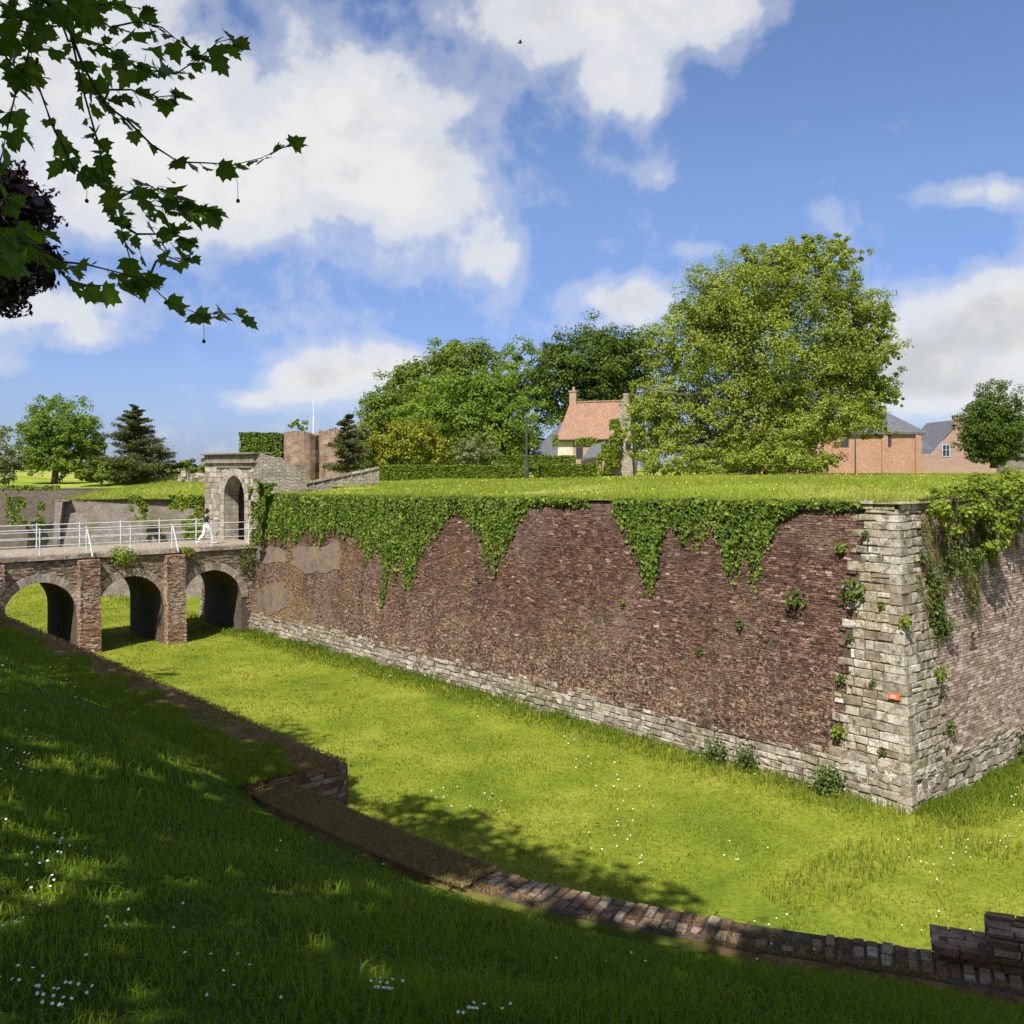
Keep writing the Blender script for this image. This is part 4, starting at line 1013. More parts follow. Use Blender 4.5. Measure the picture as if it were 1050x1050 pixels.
# ------------------------------------------------------------------ ivy on the walls
PROF = [(262, 545), (275, 558), (285, 566), (295, 556), (305, 562), (315, 548), (330, 562), (345, 546), (360, 556), (372, 566), (385, 585), (394, 600), (400, 604), (406, 588), (412, 592), (420, 610), (428, 598), (436, 572), (448, 552), (460, 536), (470, 530), (480, 536), (490, 556), (498, 582), (506, 595), (514, 588), (522, 562), (533, 540), (545, 524), (560, 521), (580, 519), (600, 524), (612, 519), (628, 522), (638, 545), (650, 570), (660, 603), (668, 626), (674, 610), (680, 562), (688, 540), (698, 562), (708, 582), (716, 566), (728, 545), (738, 572), (746, 603), (758, 610), (764, 580), (772, 606), (780, 600), (788, 575), (797, 548), (808, 532), (820, 526), (840, 522), (860, 528), (880, 521), (897, 518)]
pa_ = []
for x, y in PROF:
    s, t = hit(x, y); pa_.append((s, max(.1, topz(s)-t)))
pa_ = sorted(pa_); PS = np.array([p[0] for p in pa_]); PD = np.array([p[1] for p in pa_])
def ivy(label, x0, x1, dens):
    s1, s0 = hit(x0, 512)[0], hit(x1, 512)[0]
    cs, ns, sz = [], [], []
    nst = int((s1-s0)*dens)
    for i in range(nst):
        s = random.uniform(s0, s1); drop = np.interp(s, PS, PD)*(.78+.42*mnoise.noise((s*2.7, 2, 2))+.25*mnoise.noise((s*7.1, 5, 2)))*random.choice((.4, .65, .85, .95, 1.05))
        drop = max(drop, .15); k = max(3, int(drop*random.uniform(16, 26)))
        bulge = .08+.12*max(0, mnoise.noise((s*1.2, 0, 4))+.4)
        for j in range(k):
            u = random.random(); t = topz(s)+.03-u*drop*1.12
            o = bulge*(1-u*.55)*random.uniform(.3, 1.2)+.03
            q = fl(s+random.gauss(0, .06), t, o); cs.append(tuple(q)); sz.append(random.choice((.05, .07, .09, .11, .14, .17))*random.uniform(.8, 1.15)*(1.1-.3*u))
            v = Vector((n1.x, n1.y, .55))+Vector((random.gauss(0, .45), random.gauss(0, .45), random.gauss(0, .35))); ns.append(tuple(v.normalized()))
    # the mat creeping over the edge
    for i in range(int((s1-s0)*260)):
        s = random.uniform(s0, s1); w = max(0, mnoise.noise((s*.8, 3, 1))+.6*mnoise.noise((s*2.6, 3, 6))+.4); dd = random.random()*w*1.1-.1
        p = C0+wd*s+rd*(.72+dd); z = topz(s)+.03+.10*random.random()*w
        cs.append((p.x, p.y, z)); sz.append(random.uniform(.08, .15)); ns.append(tuple(Vector((random.gauss(-.3, .5), random.gauss(-.3, .5), 1)).normalized()))
    m = fl((s0+s1)/2, topz((s0+s1)/2), 0)
    o = thing('ivy', label, 'ivy', m, 'ivy hanging over the bastion edge')
    leaves('foliage', cs, ns, sz, M['ivy'], o, aspect=.85, droop=np.array([0, 0, -.9]))
    mb = MB()
    for i in range(int((s1-s0)*3)):
        s = random.uniform(s0, s1); d = np.interp(s, PS, PD)*.8; q = [fl(s+random.uniform(-.08, .08), topz(s)-d*k/4, .03) for k in range(5)]
        mb.tube(q, .012, 4, False)
    mb.build('stems', M['twig'], o)
    return o
ivy('thick dark green ivy curtain hanging from the wall beside the gateway', 262, 604, 60)
ivy('ragged ivy strands hanging from the wall next to the stone corner', 630, 884, 52)
def wallivy(label, name, quads, mat='ivy', n=1500, leaf=.2, group=None, n_=(0, -1, .4)):
    """patch of creeper inside a surveyed polygon-ish set of boxes at distance D"""
    cs = []; 
    for (x0, y0, x1, y1, D, w) in quads:
        m = int(n*w); px = x0+(x1-x0)*rng.random(m); py = y0+(y1-y0)*rng.random(m)**1.2
        for a, b in zip(px, py):
            if mnoise.noise((a*.09, b*.09, 3)) < -.15: continue
            p = P(a, b, D-.35*random.random()); cs.append(tuple(p))
    cs = np.array(cs); ns = unit(np.array([n_])+.55*rng.normal(size=cs.shape))
    o = leaves(name, cs, ns, leaf*rng.uniform(.6, 1.2, len(cs)), M[mat], None, cs.mean(0), aspect=.85, droop=np.array([0, 0, -.8]))
    return tag(o, label, 'ivy' if 'ivy' in name else 'climber', group)
wallivy('bushy ivy spilling over the grey rampart nearest the gateway', 'ivy', [(172, 508, 209, 522, 59.6, .8), (185, 520, 210, 556, 59.4, .7)], 'vine', 900)
wallivy('narrow ivy tongue on the middle of the grey rampart', 'ivy', [(133, 508, 152, 524, 59.6, .5), (138, 520, 150, 534, 59.5, .3)], 'vine', 800)
wallivy('ivy trailing down the dark far rampart at left', 'ivy', [(0, 498, 62, 503, 79.3, .4), (6, 500, 28, 538, 79.5, .9), (38, 515, 46, 540, 79.5, .2)], 'ivy', 1300)
wallivy('ivy climbing the side of the gateway beside the parapet edge', 'ivy', [(255, 492, 266, 512, 46.5, .35), (257, 505, 268, 560, 46.8, .5), (266, 496, 284, 508, 46.8, .5)], 'ivy', 1300, .15)
wallivy('green climber covering the left edge of the ruined gable', 'climber', [(617, 455, 634, 478, 69.6, .7), (625, 430, 636, 458, 69.7, .5), (612, 466, 626, 486, 69.4, .6)], 'vine', 1200, .2)
wallivy('climber on the corner of the cottage wall', 'climber', [(566, 446, 572, 470, 81, .25), (590, 449, 612, 456, 81.0, .5)], 'vine', 900, .2)
# clumps of creeper on the edge of the bridge deck
def clump(label, name, cat, p, r, n, leaf, mat, group=None, nrm=(0, 0, 1), flat=.7, stems=True, aspect=.6):
    q = unit(rng.normal(size=(n, 3)))*(rng.random((n, 1))**.45); c = np.array(p)+q*np.array(r)
    ns = unit(np.array([nrm])*.8+q*.7+.5*rng.normal(size=(n, 3)))
    o = thing(name, label, cat, p, group)
    leaves('foliage', c, ns, leaf*rng.uniform(.5, 1.3, n), M[mat], o, aspect=aspect)
    if stems:
        mb = MB(); b = Vector(p)-Vector((0, 0, r[2]*.95))
        for i in range(7):
            e = Vector(p)+Vector((random.uniform(-.8, .8)*r[0], random.uniform(-.8, .8)*r[1], random.uniform(0, .8)*r[2])); mb.tube([b, b.lerp(e, .5)+Vector((0, 0, .02)), e], [.012, .009, .004], 4)
        mb.build('stems', M['twig'], o)
    return o
for lb, s, w, h, n in (('leafy creeper over the bridge edge above the middle arch', 6.2, .95, .42, 420), ('small leafy creeper above the red buttress by the third arch', 3.2, .45, .25, 150)):
    clump(lb, 'creeper', 'creeper', fb(s, DECK-.18, -.18), (w*.75, w*.6, h), n, .13, 'vine', 'creepers on the bridge edge', (n1.x*0+.5, -.8, .5))
clump('dry brownish creeper above the arch joining the bastion', 'creeper', 'creeper', fb(.2, DECK-.75, -.12), (.55, .45, .75), 260, .13, 'weed', 'creepers on the bridge edge', (.5, -.8, .4))

# ------------------------------------------------------------------ plants on and at the foot of the bastion
for lb, x, y, r, n, lf, mt, lft in (
        ('leafy tuft on the dark bricks left of the stone corner', 818, 614, .30, 110, .12, 'weed', 1),
        ('largest grassy tuft on the upper quoin stones', 877, 607, .36, 170, .13, 'weed', 1),
        ('dark tuft on the quoin just below the wall top', 864, 561, .17, 80, .10, 'ivy', 1),
        ('small bright tuft in the middle of the quoin', 930, 638, .17, 80, .10, 'vine', 1),
        ('bright tuft low on the left edge of the quoin', 862, 750, .20, 90, .11, 'vine', 1),
        ('small tuft at mid height on the quoin edge', 865, 695, .15, 60, .09, 'weed', 1),
        ('thin tuft of weeds at the lower brick face', 760, 640, .15, 60, .10, 'weed', 1),
        ('tuft in a joint of the quoin left of the orange plate', 896, 700, .10, 45, .08, 'weed', 1),
        ('tuft low on the quoin above the foot stones', 905, 770, .12, 55, .08, 'weed', 1),
        ('dry tuft on the upper left edge of the quoin', 889, 548, .13, 60, .09, 'weed', 1),
        ('mossy tuft on the quoin beside the largest tuft', 905, 620, .11, 50, .08, 'vine', 1),
        ('small fern like tuft at the quoin edge under the largest tuft', 872, 655, .13, 50, .09, 'weed', 1),
        ('yellowish weed on the bricks near the middle ivy strand', 640, 617, .13, 50, .09, 'vine', 1),
        ('tiny weed below the right ivy strand', 718, 668, .12, 40, .09, 'weed', 1)):
    s, t = hit(x, y); clump(lb, 'wall_plant', 'wall plant', fl(s, t, r*.35), (r, r, r*.9), n, lf, mt, 'plants growing out of the wall', (n1.x, n1.y, .6))
for lb, x, y, r, n, mt in (('tall weeds along the right edge of the quoin', 960, 690, .26, 130, 'vine'), ('weeds beside the quoin on the right face above the plates', 966, 640, .30, 170, 'weed'), ('small tuft low beside the right face stones', 971, 745, .18, 70, 'weed'), ('weed tuft high on the right quoin stones', 943, 572, .22, 90, 'weed')):
    s, t = hit(x, y, False); clump(lb, 'wall_plant', 'wall plant', fr(s, t, r*.35), (r, r, r), n, .10, mt, 'plants growing out of the wall', (-wd.x, -wd.y, .6))
clump('long ragged mat of weeds down the right edge of the quoin', 'wall_plant', 'wall plant', fr(1.95, 4.6, .08), (.26, .22, 1.15), 900, .11, 'weed', 'plants growing out of the wall', (-wd.x, -wd.y, .6), stems=False)
clump('greenish creeper patch under the bright thicket', 'wall_plant', 'wall plant', fr(3.1, 5.7, .06), (.9, .75, .55), 900, .10, 'weed', 'plants growing out of the wall', (-wd.x, -wd.y, .6), stems=False)
for lb, x, y, r, h, n in (('rounded dark bush at the foot of the wall by the corner', 855, 806, .50, .46, 620), ('leafy shrub growing from the stone foot of the wall', 772, 775, .36, .55, 330), ('pale low shrub left of the leafy one at the stone foot', 740, 775, .32, .50, 260)):
    s, t = hit(x, y); clump(lb, 'bush', 'bush', fl(s, max(t, h*.8), .3), (r, r*.8, h), n, .10, 'weed', 'bushes at the foot of the bastion', (n1.x*.5, n1.y*.5, .9))
s_, t_ = hit(1046, 775, False); clump('bush at the foot of the right face near the frame edge', 'bush', 'bush', fr(s_, .4, .2), (.45, .45, .45), 360, .10, 'weed', 'bushes at the foot of the bastion')
# thicket and dry grass over the right face
tk = thing('vine_thicket', 'bright green vine thicket tumbling over the top of the right face', 'vine', fr(3.2, 7.2, 0))
cs, ns = crown_pts([(tuple(fr(1.9, 6.85, .10)), (.6, .45, .42)), (tuple(fr(3.1, 6.95, .15)), (.9, .6, .6)), (tuple(fr(4.6, 7.0, .1)), (1.1, .7, .7)), (tuple(fr(4.4, 6.2, .2)), (.8, .5, .7)), (tuple(fr(6.5, 7.1, .1)), (1.6, .9, .8))], 6200, (.22, .4), 45, .45, .8)
leaves('foliage', cs, ns, .13*rng.uniform(.6, 1.3, len(cs)), M['vine'], tk, aspect=.8)
mb = MB()
for i in range(40):
    s = random.uniform(1.6, 8); mb.tube([fr(s, 7.2, -.1), fr(s+random.uniform(-.5, .5), 7.3, .4), fr(s+random.uniform(-.8, .8), random.uniform(5.6, 6.8), random.uniform(.3, .6))], [.014, .011, .005], 4)
mb.build('stems', M['twig'], tk)
cs, up, hh = [], [], []
for i in range(15000):
    u = random.random(); s = .8+6*random.random()**.8; t = 6.9-(2.4+1.6*mnoise.noise((s*.9, 1, 1))-.15*s)*u
    if mnoise.noise((s*2.2, t*1.6, 4)) < -.12+.25*(s < 1.3): continue
    if t < BT: continue
    cs.append(tuple(fr(s+BT*t*.6, t, .04))); hh.append(random.uniform(.07, .24))
pts = np.array(cs); n = len(pts)
dirn = unit(np.array([[-wd.x*.9, -wd.y*.9, -.1]])+.6*rng.normal(size=(n, 3))); side = unit(np.cross(dirn, rng.normal(size=(n, 3))))
H = np.array(hh)[:, None]; w = .010
V = np.stack([pts-side*w, pts+side*w, pts+dirn*H*.5+side*w*.7, pts-side*w, pts+dirn*H*.5+side*w*.7, pts+dirn*H*.5-side*w*.7, pts+dirn*H*.5-side*w*.7, pts+dirn*H*.5+side*w*.7, pts+(dirn*.8+np.array([0, 0, -.5]))*H], 1).reshape(-1, 3)
M['straw'] = leaf_mat('olive_straw', [(0, (.10, .10, .03)), (.5, (.23, .21, .075)), (1, (.40, .36, .17))], .25, .8, .1, 1.1)
o = link('dry_grass', np_mesh('dry_grass', V, 3, np.repeat(rng.random(n), 3)), M['straw']); stuff(o, 'dry straw coloured grass hanging over the right face of the bastion', 'dry grass')

# ------------------------------------------------------------------ trees of the middle distance and beyond
TG = 'trees on the bastion'
gz = lambda px, D: P(px, 488, D)
tree('broad_tree', 'largest loose olive green tree with low spreading crown on the terrace', 'tree', P(790, 487, 66),
     [B(760, 305, 66, 66, 48), B(820, 296, 66, 56, 44), B(872, 318, 66, 38, 42), B(705, 355, 66, 50, 48), B(790, 360, 66, 85, 62), B(868, 372, 66, 48, 40), B(690, 415, 66, 48, 46), B(765, 425, 66, 72, 46), B(845, 420, 66, 66, 34), B(705, 458, 66, 58, 28), B(790, 470, 66, 70, 18), B(880, 400, 66, 40, 30), B(735, 330, 66, 40, 40), B(892, 350, 66, 28, 44), B(900, 390, 66, 22, 34), B(665, 430, 66, 26, 40), B(840, 262, 66, 44, 20), B(790, 270, 66, 40, 22), B(840, 430, 64, 56, 24), B(800, 448, 64, 60, 24), B(870, 425, 66, 40, 22), B(800, 254, 66, 10, 14), B(832, 250, 66, 12, 12), B(862, 258, 66, 10, 14), B(770, 268, 66, 10, 12), B(735, 300, 66, 12, 12), B(700, 318, 66, 14, 12), B(905, 320, 66, 12, 16), B(915, 365, 66, 10, 14), B(918, 410, 66, 10, 10), B(905, 440, 66, 14, 10), B(672, 350, 66, 12, 12), B(655, 400, 66, 12, 14)],
     230000, .18, 'olive', 'barkpale', TG, .45, .3, 48, (.10, .22), .3, .65, lambda p: mnoise.noise((p[0]*.42, p[1]*.42, p[2]*.55)) > .38)
bl = [B(604, 372, 104, 46, 38), B(640, 372, 104, 34, 34), B(575, 395, 104, 30, 40), B(620, 425, 104, 44, 34)]
tree('dense_tree', 'dark green dense tree rising behind the cottage', 'tree', P(612, 488, 104), bl, 42000, .33, 'deep', 'bark', TG, .5, .4, 60)
tree('dense_tree', 'tall dark tree at the back of the left wood beside the sparse one', 'tree', P(480, 488, 106), [B(480, 378, 106, 44, 30), B(440, 395, 106, 46, 26), B(420, 405, 104, 34, 24), B(465, 372, 106, 34, 22), B(500, 410, 106, 40, 30), B(410, 420, 106, 36, 26), B(455, 440, 106, 60, 40), B(440, 470, 106, 70, 16), B(520, 465, 106, 40, 20), B(600, 465, 108, 60, 18)], 60000, .33, 'oak', 'bark', TG, .5, .4, 60)
tree('sparse_tree', 'light sparse tree with gaps of sky between the two dark ones', 'tree', P(535, 488, 102), [B(535, 372, 102, 24, 28), B(528, 400, 102, 22, 30), B(548, 425, 102, 22, 34)], 7000, .3, 'fresh', 'barkpale', TG, .25, .5, 40)
tree('dense_tree', 'mid green rounded tree in front of the left wood', 'tree', P(492, 486, 86), [B(470, 405, 86, 46, 26), B(505, 412, 86, 32, 30), B(445, 430, 86, 40, 26), B(490, 440, 86, 52, 32), B(522, 440, 86, 26, 40)], 34000, .27, 'fresh', 'bark', TG, .4, .4, 55)
tree('dense_tree', 'dark tree at the left end of the wood behind the slim conifer', 'tree', P(388, 488, 96), [B(390, 440, 96, 22, 36), B(372, 462, 96, 18, 24), B(408, 425, 96, 26, 24)], 15000, .28, 'oak', 'bark', TG, .3, .4, 55)
tree('shrub', 'yellowish green rounded shrub left of the hedges', 'shrub', P(420, 489, 74), [B(420, 455, 74, 34, 26), B(402, 462, 74, 22, 20), B(440, 462, 74, 24, 18)], 9500, .22, 'yellow', 'bark', TG, .12, .3, 45)
tree('shrub', 'silvery grey green bush behind the long hedge', 'shrub', P(490, 485, 70), [B(490, 462, 70, 28, 17), B(478, 468, 70, 18, 12)], 2600, .2, 'silver', 'twig', TG, .08, .3, 30, (.12, .24), .3)
tree('round_tree', 'compact round dark tree on the grass beyond the gabled house', 'tree', P(1019, 478, 97), [B(1018, 432, 97, 30, 38), B(1006, 446, 97, 20, 28), B(1032, 448, 97, 20, 26), B(1018, 462, 97, 26, 14)], 32000, .25, 'deep', 'bark', TG, .3, .35, 50, (.14, .26))
tree('bush', 'spreading bush at the foot of the big olive tree', 'bush', P(830, 486, 62), [B(800, 472, 62, 50, 13), B(845, 474, 62, 22, 9), B(740, 474, 63, 34, 14), B(690, 472, 63, 34, 16)], 10000, .19, 'olive', 'twig', TG, .06, .2, 40)
def conifer(label, base, h, r, n, mat='conifer', group=None, lean=0, name='conifer'):
    base = Vector(base); o = thing(name, label, 'conifer', base, group)
    cs, ns, bs = [], [], []
    mb = MB(); mb.tube([base-Vector((0, 0, .2)), base+Vector((lean*.4, 0, h*.5)), base+Vector((lean, 0, h))], [r*.07, r*.045, .02], 7)
    whorl = int(h*2.2)
    for k in range(whorl):
        t = (k+.5)/whorl; z = h*(.06+.92*min(.99, max(0, t+random.uniform(-.5, .5)/whorl))); L0 = r*(1-t)**.8+.12
        for b in range(7):
            a = random.random()*6.28; z = h*(.06+.92*min(.99, max(0, t+random.uniform(-.5, .5)/whorl))); L = L0*random.uniform(.45, 1.2); up = random.uniform(-.10, .22)+.25*t
            tip = Vector((math.cos(a)*L, math.sin(a)*L, up*L)); q = base+Vector((lean*t, 0, z))
            mb.tube([q, q+tip*.6+Vector((0, 0, -.05*L)), q+tip], [.03, .02, .008], 4, False)
            m = int(n/(whorl*7)*(.5+L/L0))
            for i in range(m):
                u = random.random()**.7; p = q+tip*u+Vector((random.gauss(0, .10*L+.03), random.gauss(0, .10*L+.03), random.gauss(-.05*L, .05*L)))
                cs.append(tuple(p)); ns.append((random.gauss(0, .5), random.gauss(0, .5), 1))
    leaves('foliage', cs, unit(np.array(ns)), .26*rng.uniform(.5, 1.2, len(cs))*(.8 if h < 6 else 1), M[mat], o, aspect=.4)
    mb.build('trunk', M['bark'], o)
conifer('slim brownish conifer standing before the brick tower', P(357, 487, 62), P(0, 424, 62).z-P(0, 487, 62).z, 1.6, 9000)
LG = 'trees beyond the left ramparts'
tree('broad_tree', 'fresh green broad tree at far left above the dark rampart', 'tree', P(56, 497, 90), [B(58, 432, 90, 36, 28), B(80, 448, 90, 26, 24), B(38, 452, 90, 26, 24), B(60, 468, 90, 40, 20), B(92, 462, 90, 18, 18)], 20000, .26, 'fresh', 'bark', LG, .3, .35, 40, (.14, .28), .4)
conifer('dark tiered conifer with spreading boughs left of the gateway', P(138, 497, 86), P(0, 414, 86).z-P(0, 497, 86).z, 3.9, 20000, 'conifer', LG)
conifer('lower dark conifer leaning beside the tiered one', P(160, 497, 90), 3.6, 3.4, 9000, 'conifer', LG, .4)
tree('shrub', 'dark bush between the broad tree and the tiered conifer', 'bush', P(104, 497, 84), [B(106, 484, 84, 22, 12), B(88, 486, 84, 14, 8)], 2600, .3, 'oak', 'bark', LG, .1, .3, 45)
tree('shrub', 'pale green bush cut by the left edge of the photo', 'bush', P(-6, 497, 82), [B(-8, 466, 82, 28, 30), B(14, 482, 82, 16, 14)], 3200, .3, 'silver', 'bark', LG, .1, .3, 40)
tree('dense_tree', 'dark low mass of foliage just left of the gateway top', 'bush', P(200, 492, 92), [B(200, 480, 92, 18, 10), B(178, 484, 92, 16, 8)], 2800, .34, 'oak', 'bark', LG, .1, .3, 50)
tree('dense_tree', 'low dark tree line behind the broad tree at far left', 'tree line', P(60, 494, 118), [B(10, 482, 118, 40, 14), B(60, 484, 118, 40, 10), B(110, 482, 118, 34, 14), B(150, 484, 118, 30, 12)], 9000, .4, 'oak', 'bark', LG, .2, .3, 50)
tree('shrub', 'small sapling showing above the clipped ivy block', 'shrub', P(306, 447, 78), [B(306, 438, 78, 11, 8)], 420, .22, 'vine', 'twig', None, .04, .3, 20)
mb = MB()
hs = thing('stone_heap', 'small heap of pale stones on the grass left of the gateway', 'rubble', P(195, 494, 72))
for i in range(26): mb.box(P(195+random.gauss(0, 6), 493-abs(random.gauss(0, 3.4)), 72+random.uniform(-.5, .5)), (random.uniform(.3, .7), random.uniform(.3, .6), random.uniform(.25, .5)), random.uniform(0, 3), None, .08)
mb.build('stones', M['gatetrim'], hs)

# ------------------------------------------------------------------ the row of trees along the bank (crowns trimmed along sun rays to shape their shade)
def onframe(p, mx=-330, my=-330):
    if p[1] < .6: return False
    x = CX+p[0]/p[1]*F; y = HY-(p[2]-E)/p[1]*F
    return mx < x < 1058 and my < y < 1058
def casts_far(p):  # drops crown clumps so the shade stops short of the bastion
    t = p[2]/SUN.z; g = wallgap((p[0]-SUN.x*t, p[1]-SUN.y*t))
    return g < 8.0+.9*mnoise.noise((p[0]*.8, p[1]*.8, p[2]*.8))
SK0, SK1 = np.array([-.3, 10.0]), np.array([2.2, 8.75])
def opens(p):                     # canopy gap cut so sunlight reaches a length of the kerb
    t = (p[2]-3.87)/SUN.z; q = np.array([p[0]-SUN.x*t, p[1]-SUN.y*t]); d = SK1-SK0; u = min(1, max(0, np.dot(q-SK0, d)/np.dot(d, d)))
    return np.linalg.norm(q-SK0-d*u) < .75+.5*mnoise.noise((p[0]*.9, p[1]*.9, p[2]*.5))
rej = lambda p: onframe(p) or casts_far(p) or opens(p)
def copper_rej(p):
    if casts_far(p): return True
    if not onframe(p, -150): return False
    x = CX+p[0]/p[1]*F; y = HY-(p[2]-E)/p[1]*F
    return not (x < 58*math.sqrt(max(0, 1-((y-245)/85)**2))*(1+.3*math.sin(y*.2)) and 165 < y < 325)
def bz(x, y):
    d = ((LN-np.array([x, y]))**2).sum(1); i = int(d.argmin()); return zbank(S[i], math.sqrt(d[i]))
def rowtree(name, label, x, y, blobs, n, leaf, mat, bark, reject):
    return tree(name, label, 'tree', (x, y, bz(x, y)-.1), blobs, n, leaf, M[mat].name and mat, bark, 'trees along the shaded bank', .42, .38, 60, (.16, .3), .3, .8, reject, False)
rowtree('tall_tree', 'tall tree far along the shaded bank', -21.5, 26, [((-21.5, 25, 15.5), (5.6, 5.8, 5.2)), ((-25, 30, 15), (4.5, 5, 4.5)), ((-19.5, 21, 14.5), (4.5, 4.5, 4.5))], 14000, .42, 'oak', 'bark', rej)
cb = rowtree('copper_beech', 'copper beech with dark purple leaves at the left edge', -14.2, 15.8, [((-14, 15.5, 15.5), (5.4, 5.4, 5.2)), ((-16, 18.5, 14.5), (4.5, 5, 4.5)), ((-9.1, 16.2, 11.6), (1.9, 1.6, 1.6))], 22000, .30, 'copper', 'bark', copper_rej)
pts = np.array([[-9.0+rng.normal()*.6, 16+rng.normal()*.5, 11.7+rng.normal()*.65] for _ in range(26000)])
pts = pts[[not copper_rej(p) for p in pts]]
leaves('low_bough', pts, unit(rng.normal(size=(len(pts), 3))+[0, 0, .6]), .10*rng.uniform(.6, 1.4, len(pts)), M['copper'], cb, aspect=.6)
mb = MB(); mb.tube(wob((-14.2, 15.8, 12), (-9.2, 16, 11.8), 6, .03), [.14, .11, .09, .07, .05, .03, .015], 6)
for i in range(16):
    e = (-9.3+random.gauss(0, .45), 16+random.gauss(0, .5), 11.7+random.gauss(0, .5))
    if not copper_rej(e): mb.tube(wob((-10.2, 16, 11.85), e, 3, .05), [.03, .02, .014, .006], 4)
mb.build('bough', M['bark'], cb)
pl = rowtree('plane_tree', 'plane tree whose leafy twigs hang into the upper left of the picture', -7.4, 6.6, [((-6.6, 6.3, 15.6), (6.2, 6.2, 5.0)), ((-8.5, 9.5, 15.0), (4.6, 5.0, 4.4)), ((-3.0, 4.0, 15.6), (4.5, 4.8, 4.4))], 21000, .34, 'plane', 'barkpale', rej)
rowtree('tall_tree', 'tall tree on the bank just behind the viewpoint', 2.6, -4.4, [((1.6, -.6, 15.8), (6.0, 5.8, 5.0)), ((4.5, -2.5, 15.2), (5.5, 5, 4.6)), ((-1.5, -2.5, 16), (5, 5, 4.5))], 22000, .40, 'oak', 'bark', rej)
rowtree('tall_tree', 'tall tree on the bank to the right of the viewpoint', 11.5, -7.5, [((9.5, -5.2, 15.5), (5.6, 5.2, 4.8)), ((7.5, -2.2, 15.0), (3.6, 3.4, 4.0))], 13000, .42, 'oak', 'bark', rej)

# ---- the plane's hanging twigs and their lobed leaves
K = 350/993
TW = [  # surveyed twig lines (x, y) and distance
    ([(-30, -40), (60, 10), (72, 33), (85, 92), (102, 152), (109, 197), (123, 229), (134, 268), (151, 289), (173, 310), (204, 322), (240, 322)], 6.6),
    ([(72, 33), (85, 67), (106, 106), (130, 123), (155, 148), (183, 166), (211, 167), (240, 169), (268, 162), (289, 152), (296, 150)], 6.4),
    ([(62, 20), (70, 42), (106, 46), (141, 70), (180, 76), (201, 62), (224, 43), (236, 40)], 6.8),
    ([(38, 60), (37, 81), (53, 127), (76, 173), (102, 190), (134, 197), (159, 211), (190, 216), (212, 215)], 6.2),
    ([(40, -20), (36, 20), (28, 60), (16, 95), (8, 130), (0, 168), (-12, 200)], 6.0),
    ([(-20, 150), (0, 190), (21, 236), (46, 264), (70, 287), (92, 293), (118, 293), (135, 290)], 6.3),
    ([(40, 262), (60, 268), (88, 271), (116, 278), (140, 284), (152, 287)], 6.5),
    ([(60, -10), (90, 10), (113, 28), (141, 22), (166, 28), (178, 38), (190, 46), (204, 56)], 7.0),
    ([(-20, -10), (10, 12), (35, 18), (60, 14), (88, 6), (120, 4), (140, 8)], 6.7),
    ([(106, 106), (112, 92), (135, 92), (158, 100), (175, 98)], 6.6),
    ([(123, 229), (140, 240), (165, 240), (178, 238), (190, 246)], 6.5),
    ([(151, 289), (160, 268), (170, 262), (184, 268), (192, 262)], 6.7),
    ([(109, 197), (120, 206), (134, 196), (150, 188), (165, 198), (185, 205)], 6.7),
    ([(-20, 220), (-5, 235), (6, 246), (18, 258), (26, 248)], 5.6),
    ([(-15, 40), (4, 55), (12, 66), (20, 72), (30, 78)], 6.0),
]
half = [(0, .05), (.17, .0), (.44, .10), (.36, .20), (.40, .28), (.56, .48), (.42, .48), (.30, .54), (.33, .74), (.18, .72), (0, 1.0)]
def plane_leaf(mb_v, pos, d, nrm, size, fold):
    d = d.normalized(); b = d.cross(nrm).normalized(); nrm = b.cross(d)
    curl = random.uniform(-.25, .1)
    for sg in (1, -1):
        ps = [pos+(d*y+b*(sg*x*math.cos(fold))+nrm*(abs(x)*math.sin(fold)+curl*y*y))*size for x, y in half]
        c = pos+(d*.42+nrm*curl*.17)*size
        for p, q in zip(ps[:-1], ps[1:]): mb_v.append((c, p, q) if sg > 0 else (c, q, p))
tris = []; rn = []; mbt = MB(); balls = MB()
def leaf_at(p, d0):
    d = Vector(d0)+Vector((random.gauss(.25, .5), random.gauss(0, .7), random.gauss(-.35, .45)))
    nr = Vector((random.gauss(0, .55), random.gauss(-.25, .5), random.choice((-1, 1, 1))*.8))
    d.normalize(); pe = p+d*random.uniform(.02, .06); sz = random.choice((.06, .085, .105, .13, .15, .17))
    mbt.tube([p, p.lerp(pe, .5)+Vector((0, 0, .004)), pe], .0022, 4, False)
    k0 = len(tris); plane_leaf(tris, pe, d, nr, sz, random.uniform(.05, .45)); rn.extend([random.random()]*(len(tris)-k0))
for pts, D in TW:
    q = [P(x, y, D+.25*math.sin(i*.9)) for i, (x, y) in enumerate(pts)]
    m = len(q); mbt.tube(q, [max(.0028, .0105*(1-i/m)) for i in range(m)], 6)
    for i in range(1, m):
        dd = (q[i]-q[i-1]); L = dd.length
        k = max(1, int(L/.058))
        for j in range(k):
            if i < m*.25 and random.random() < .45: continue
            if random.random() < .78: leaf_at(q[i-1].lerp(q[i], (j+random.random())/k), dd.normalized()*.9)
    for _ in range(3): leaf_at(q[-1], dd.normalized()*1.3)
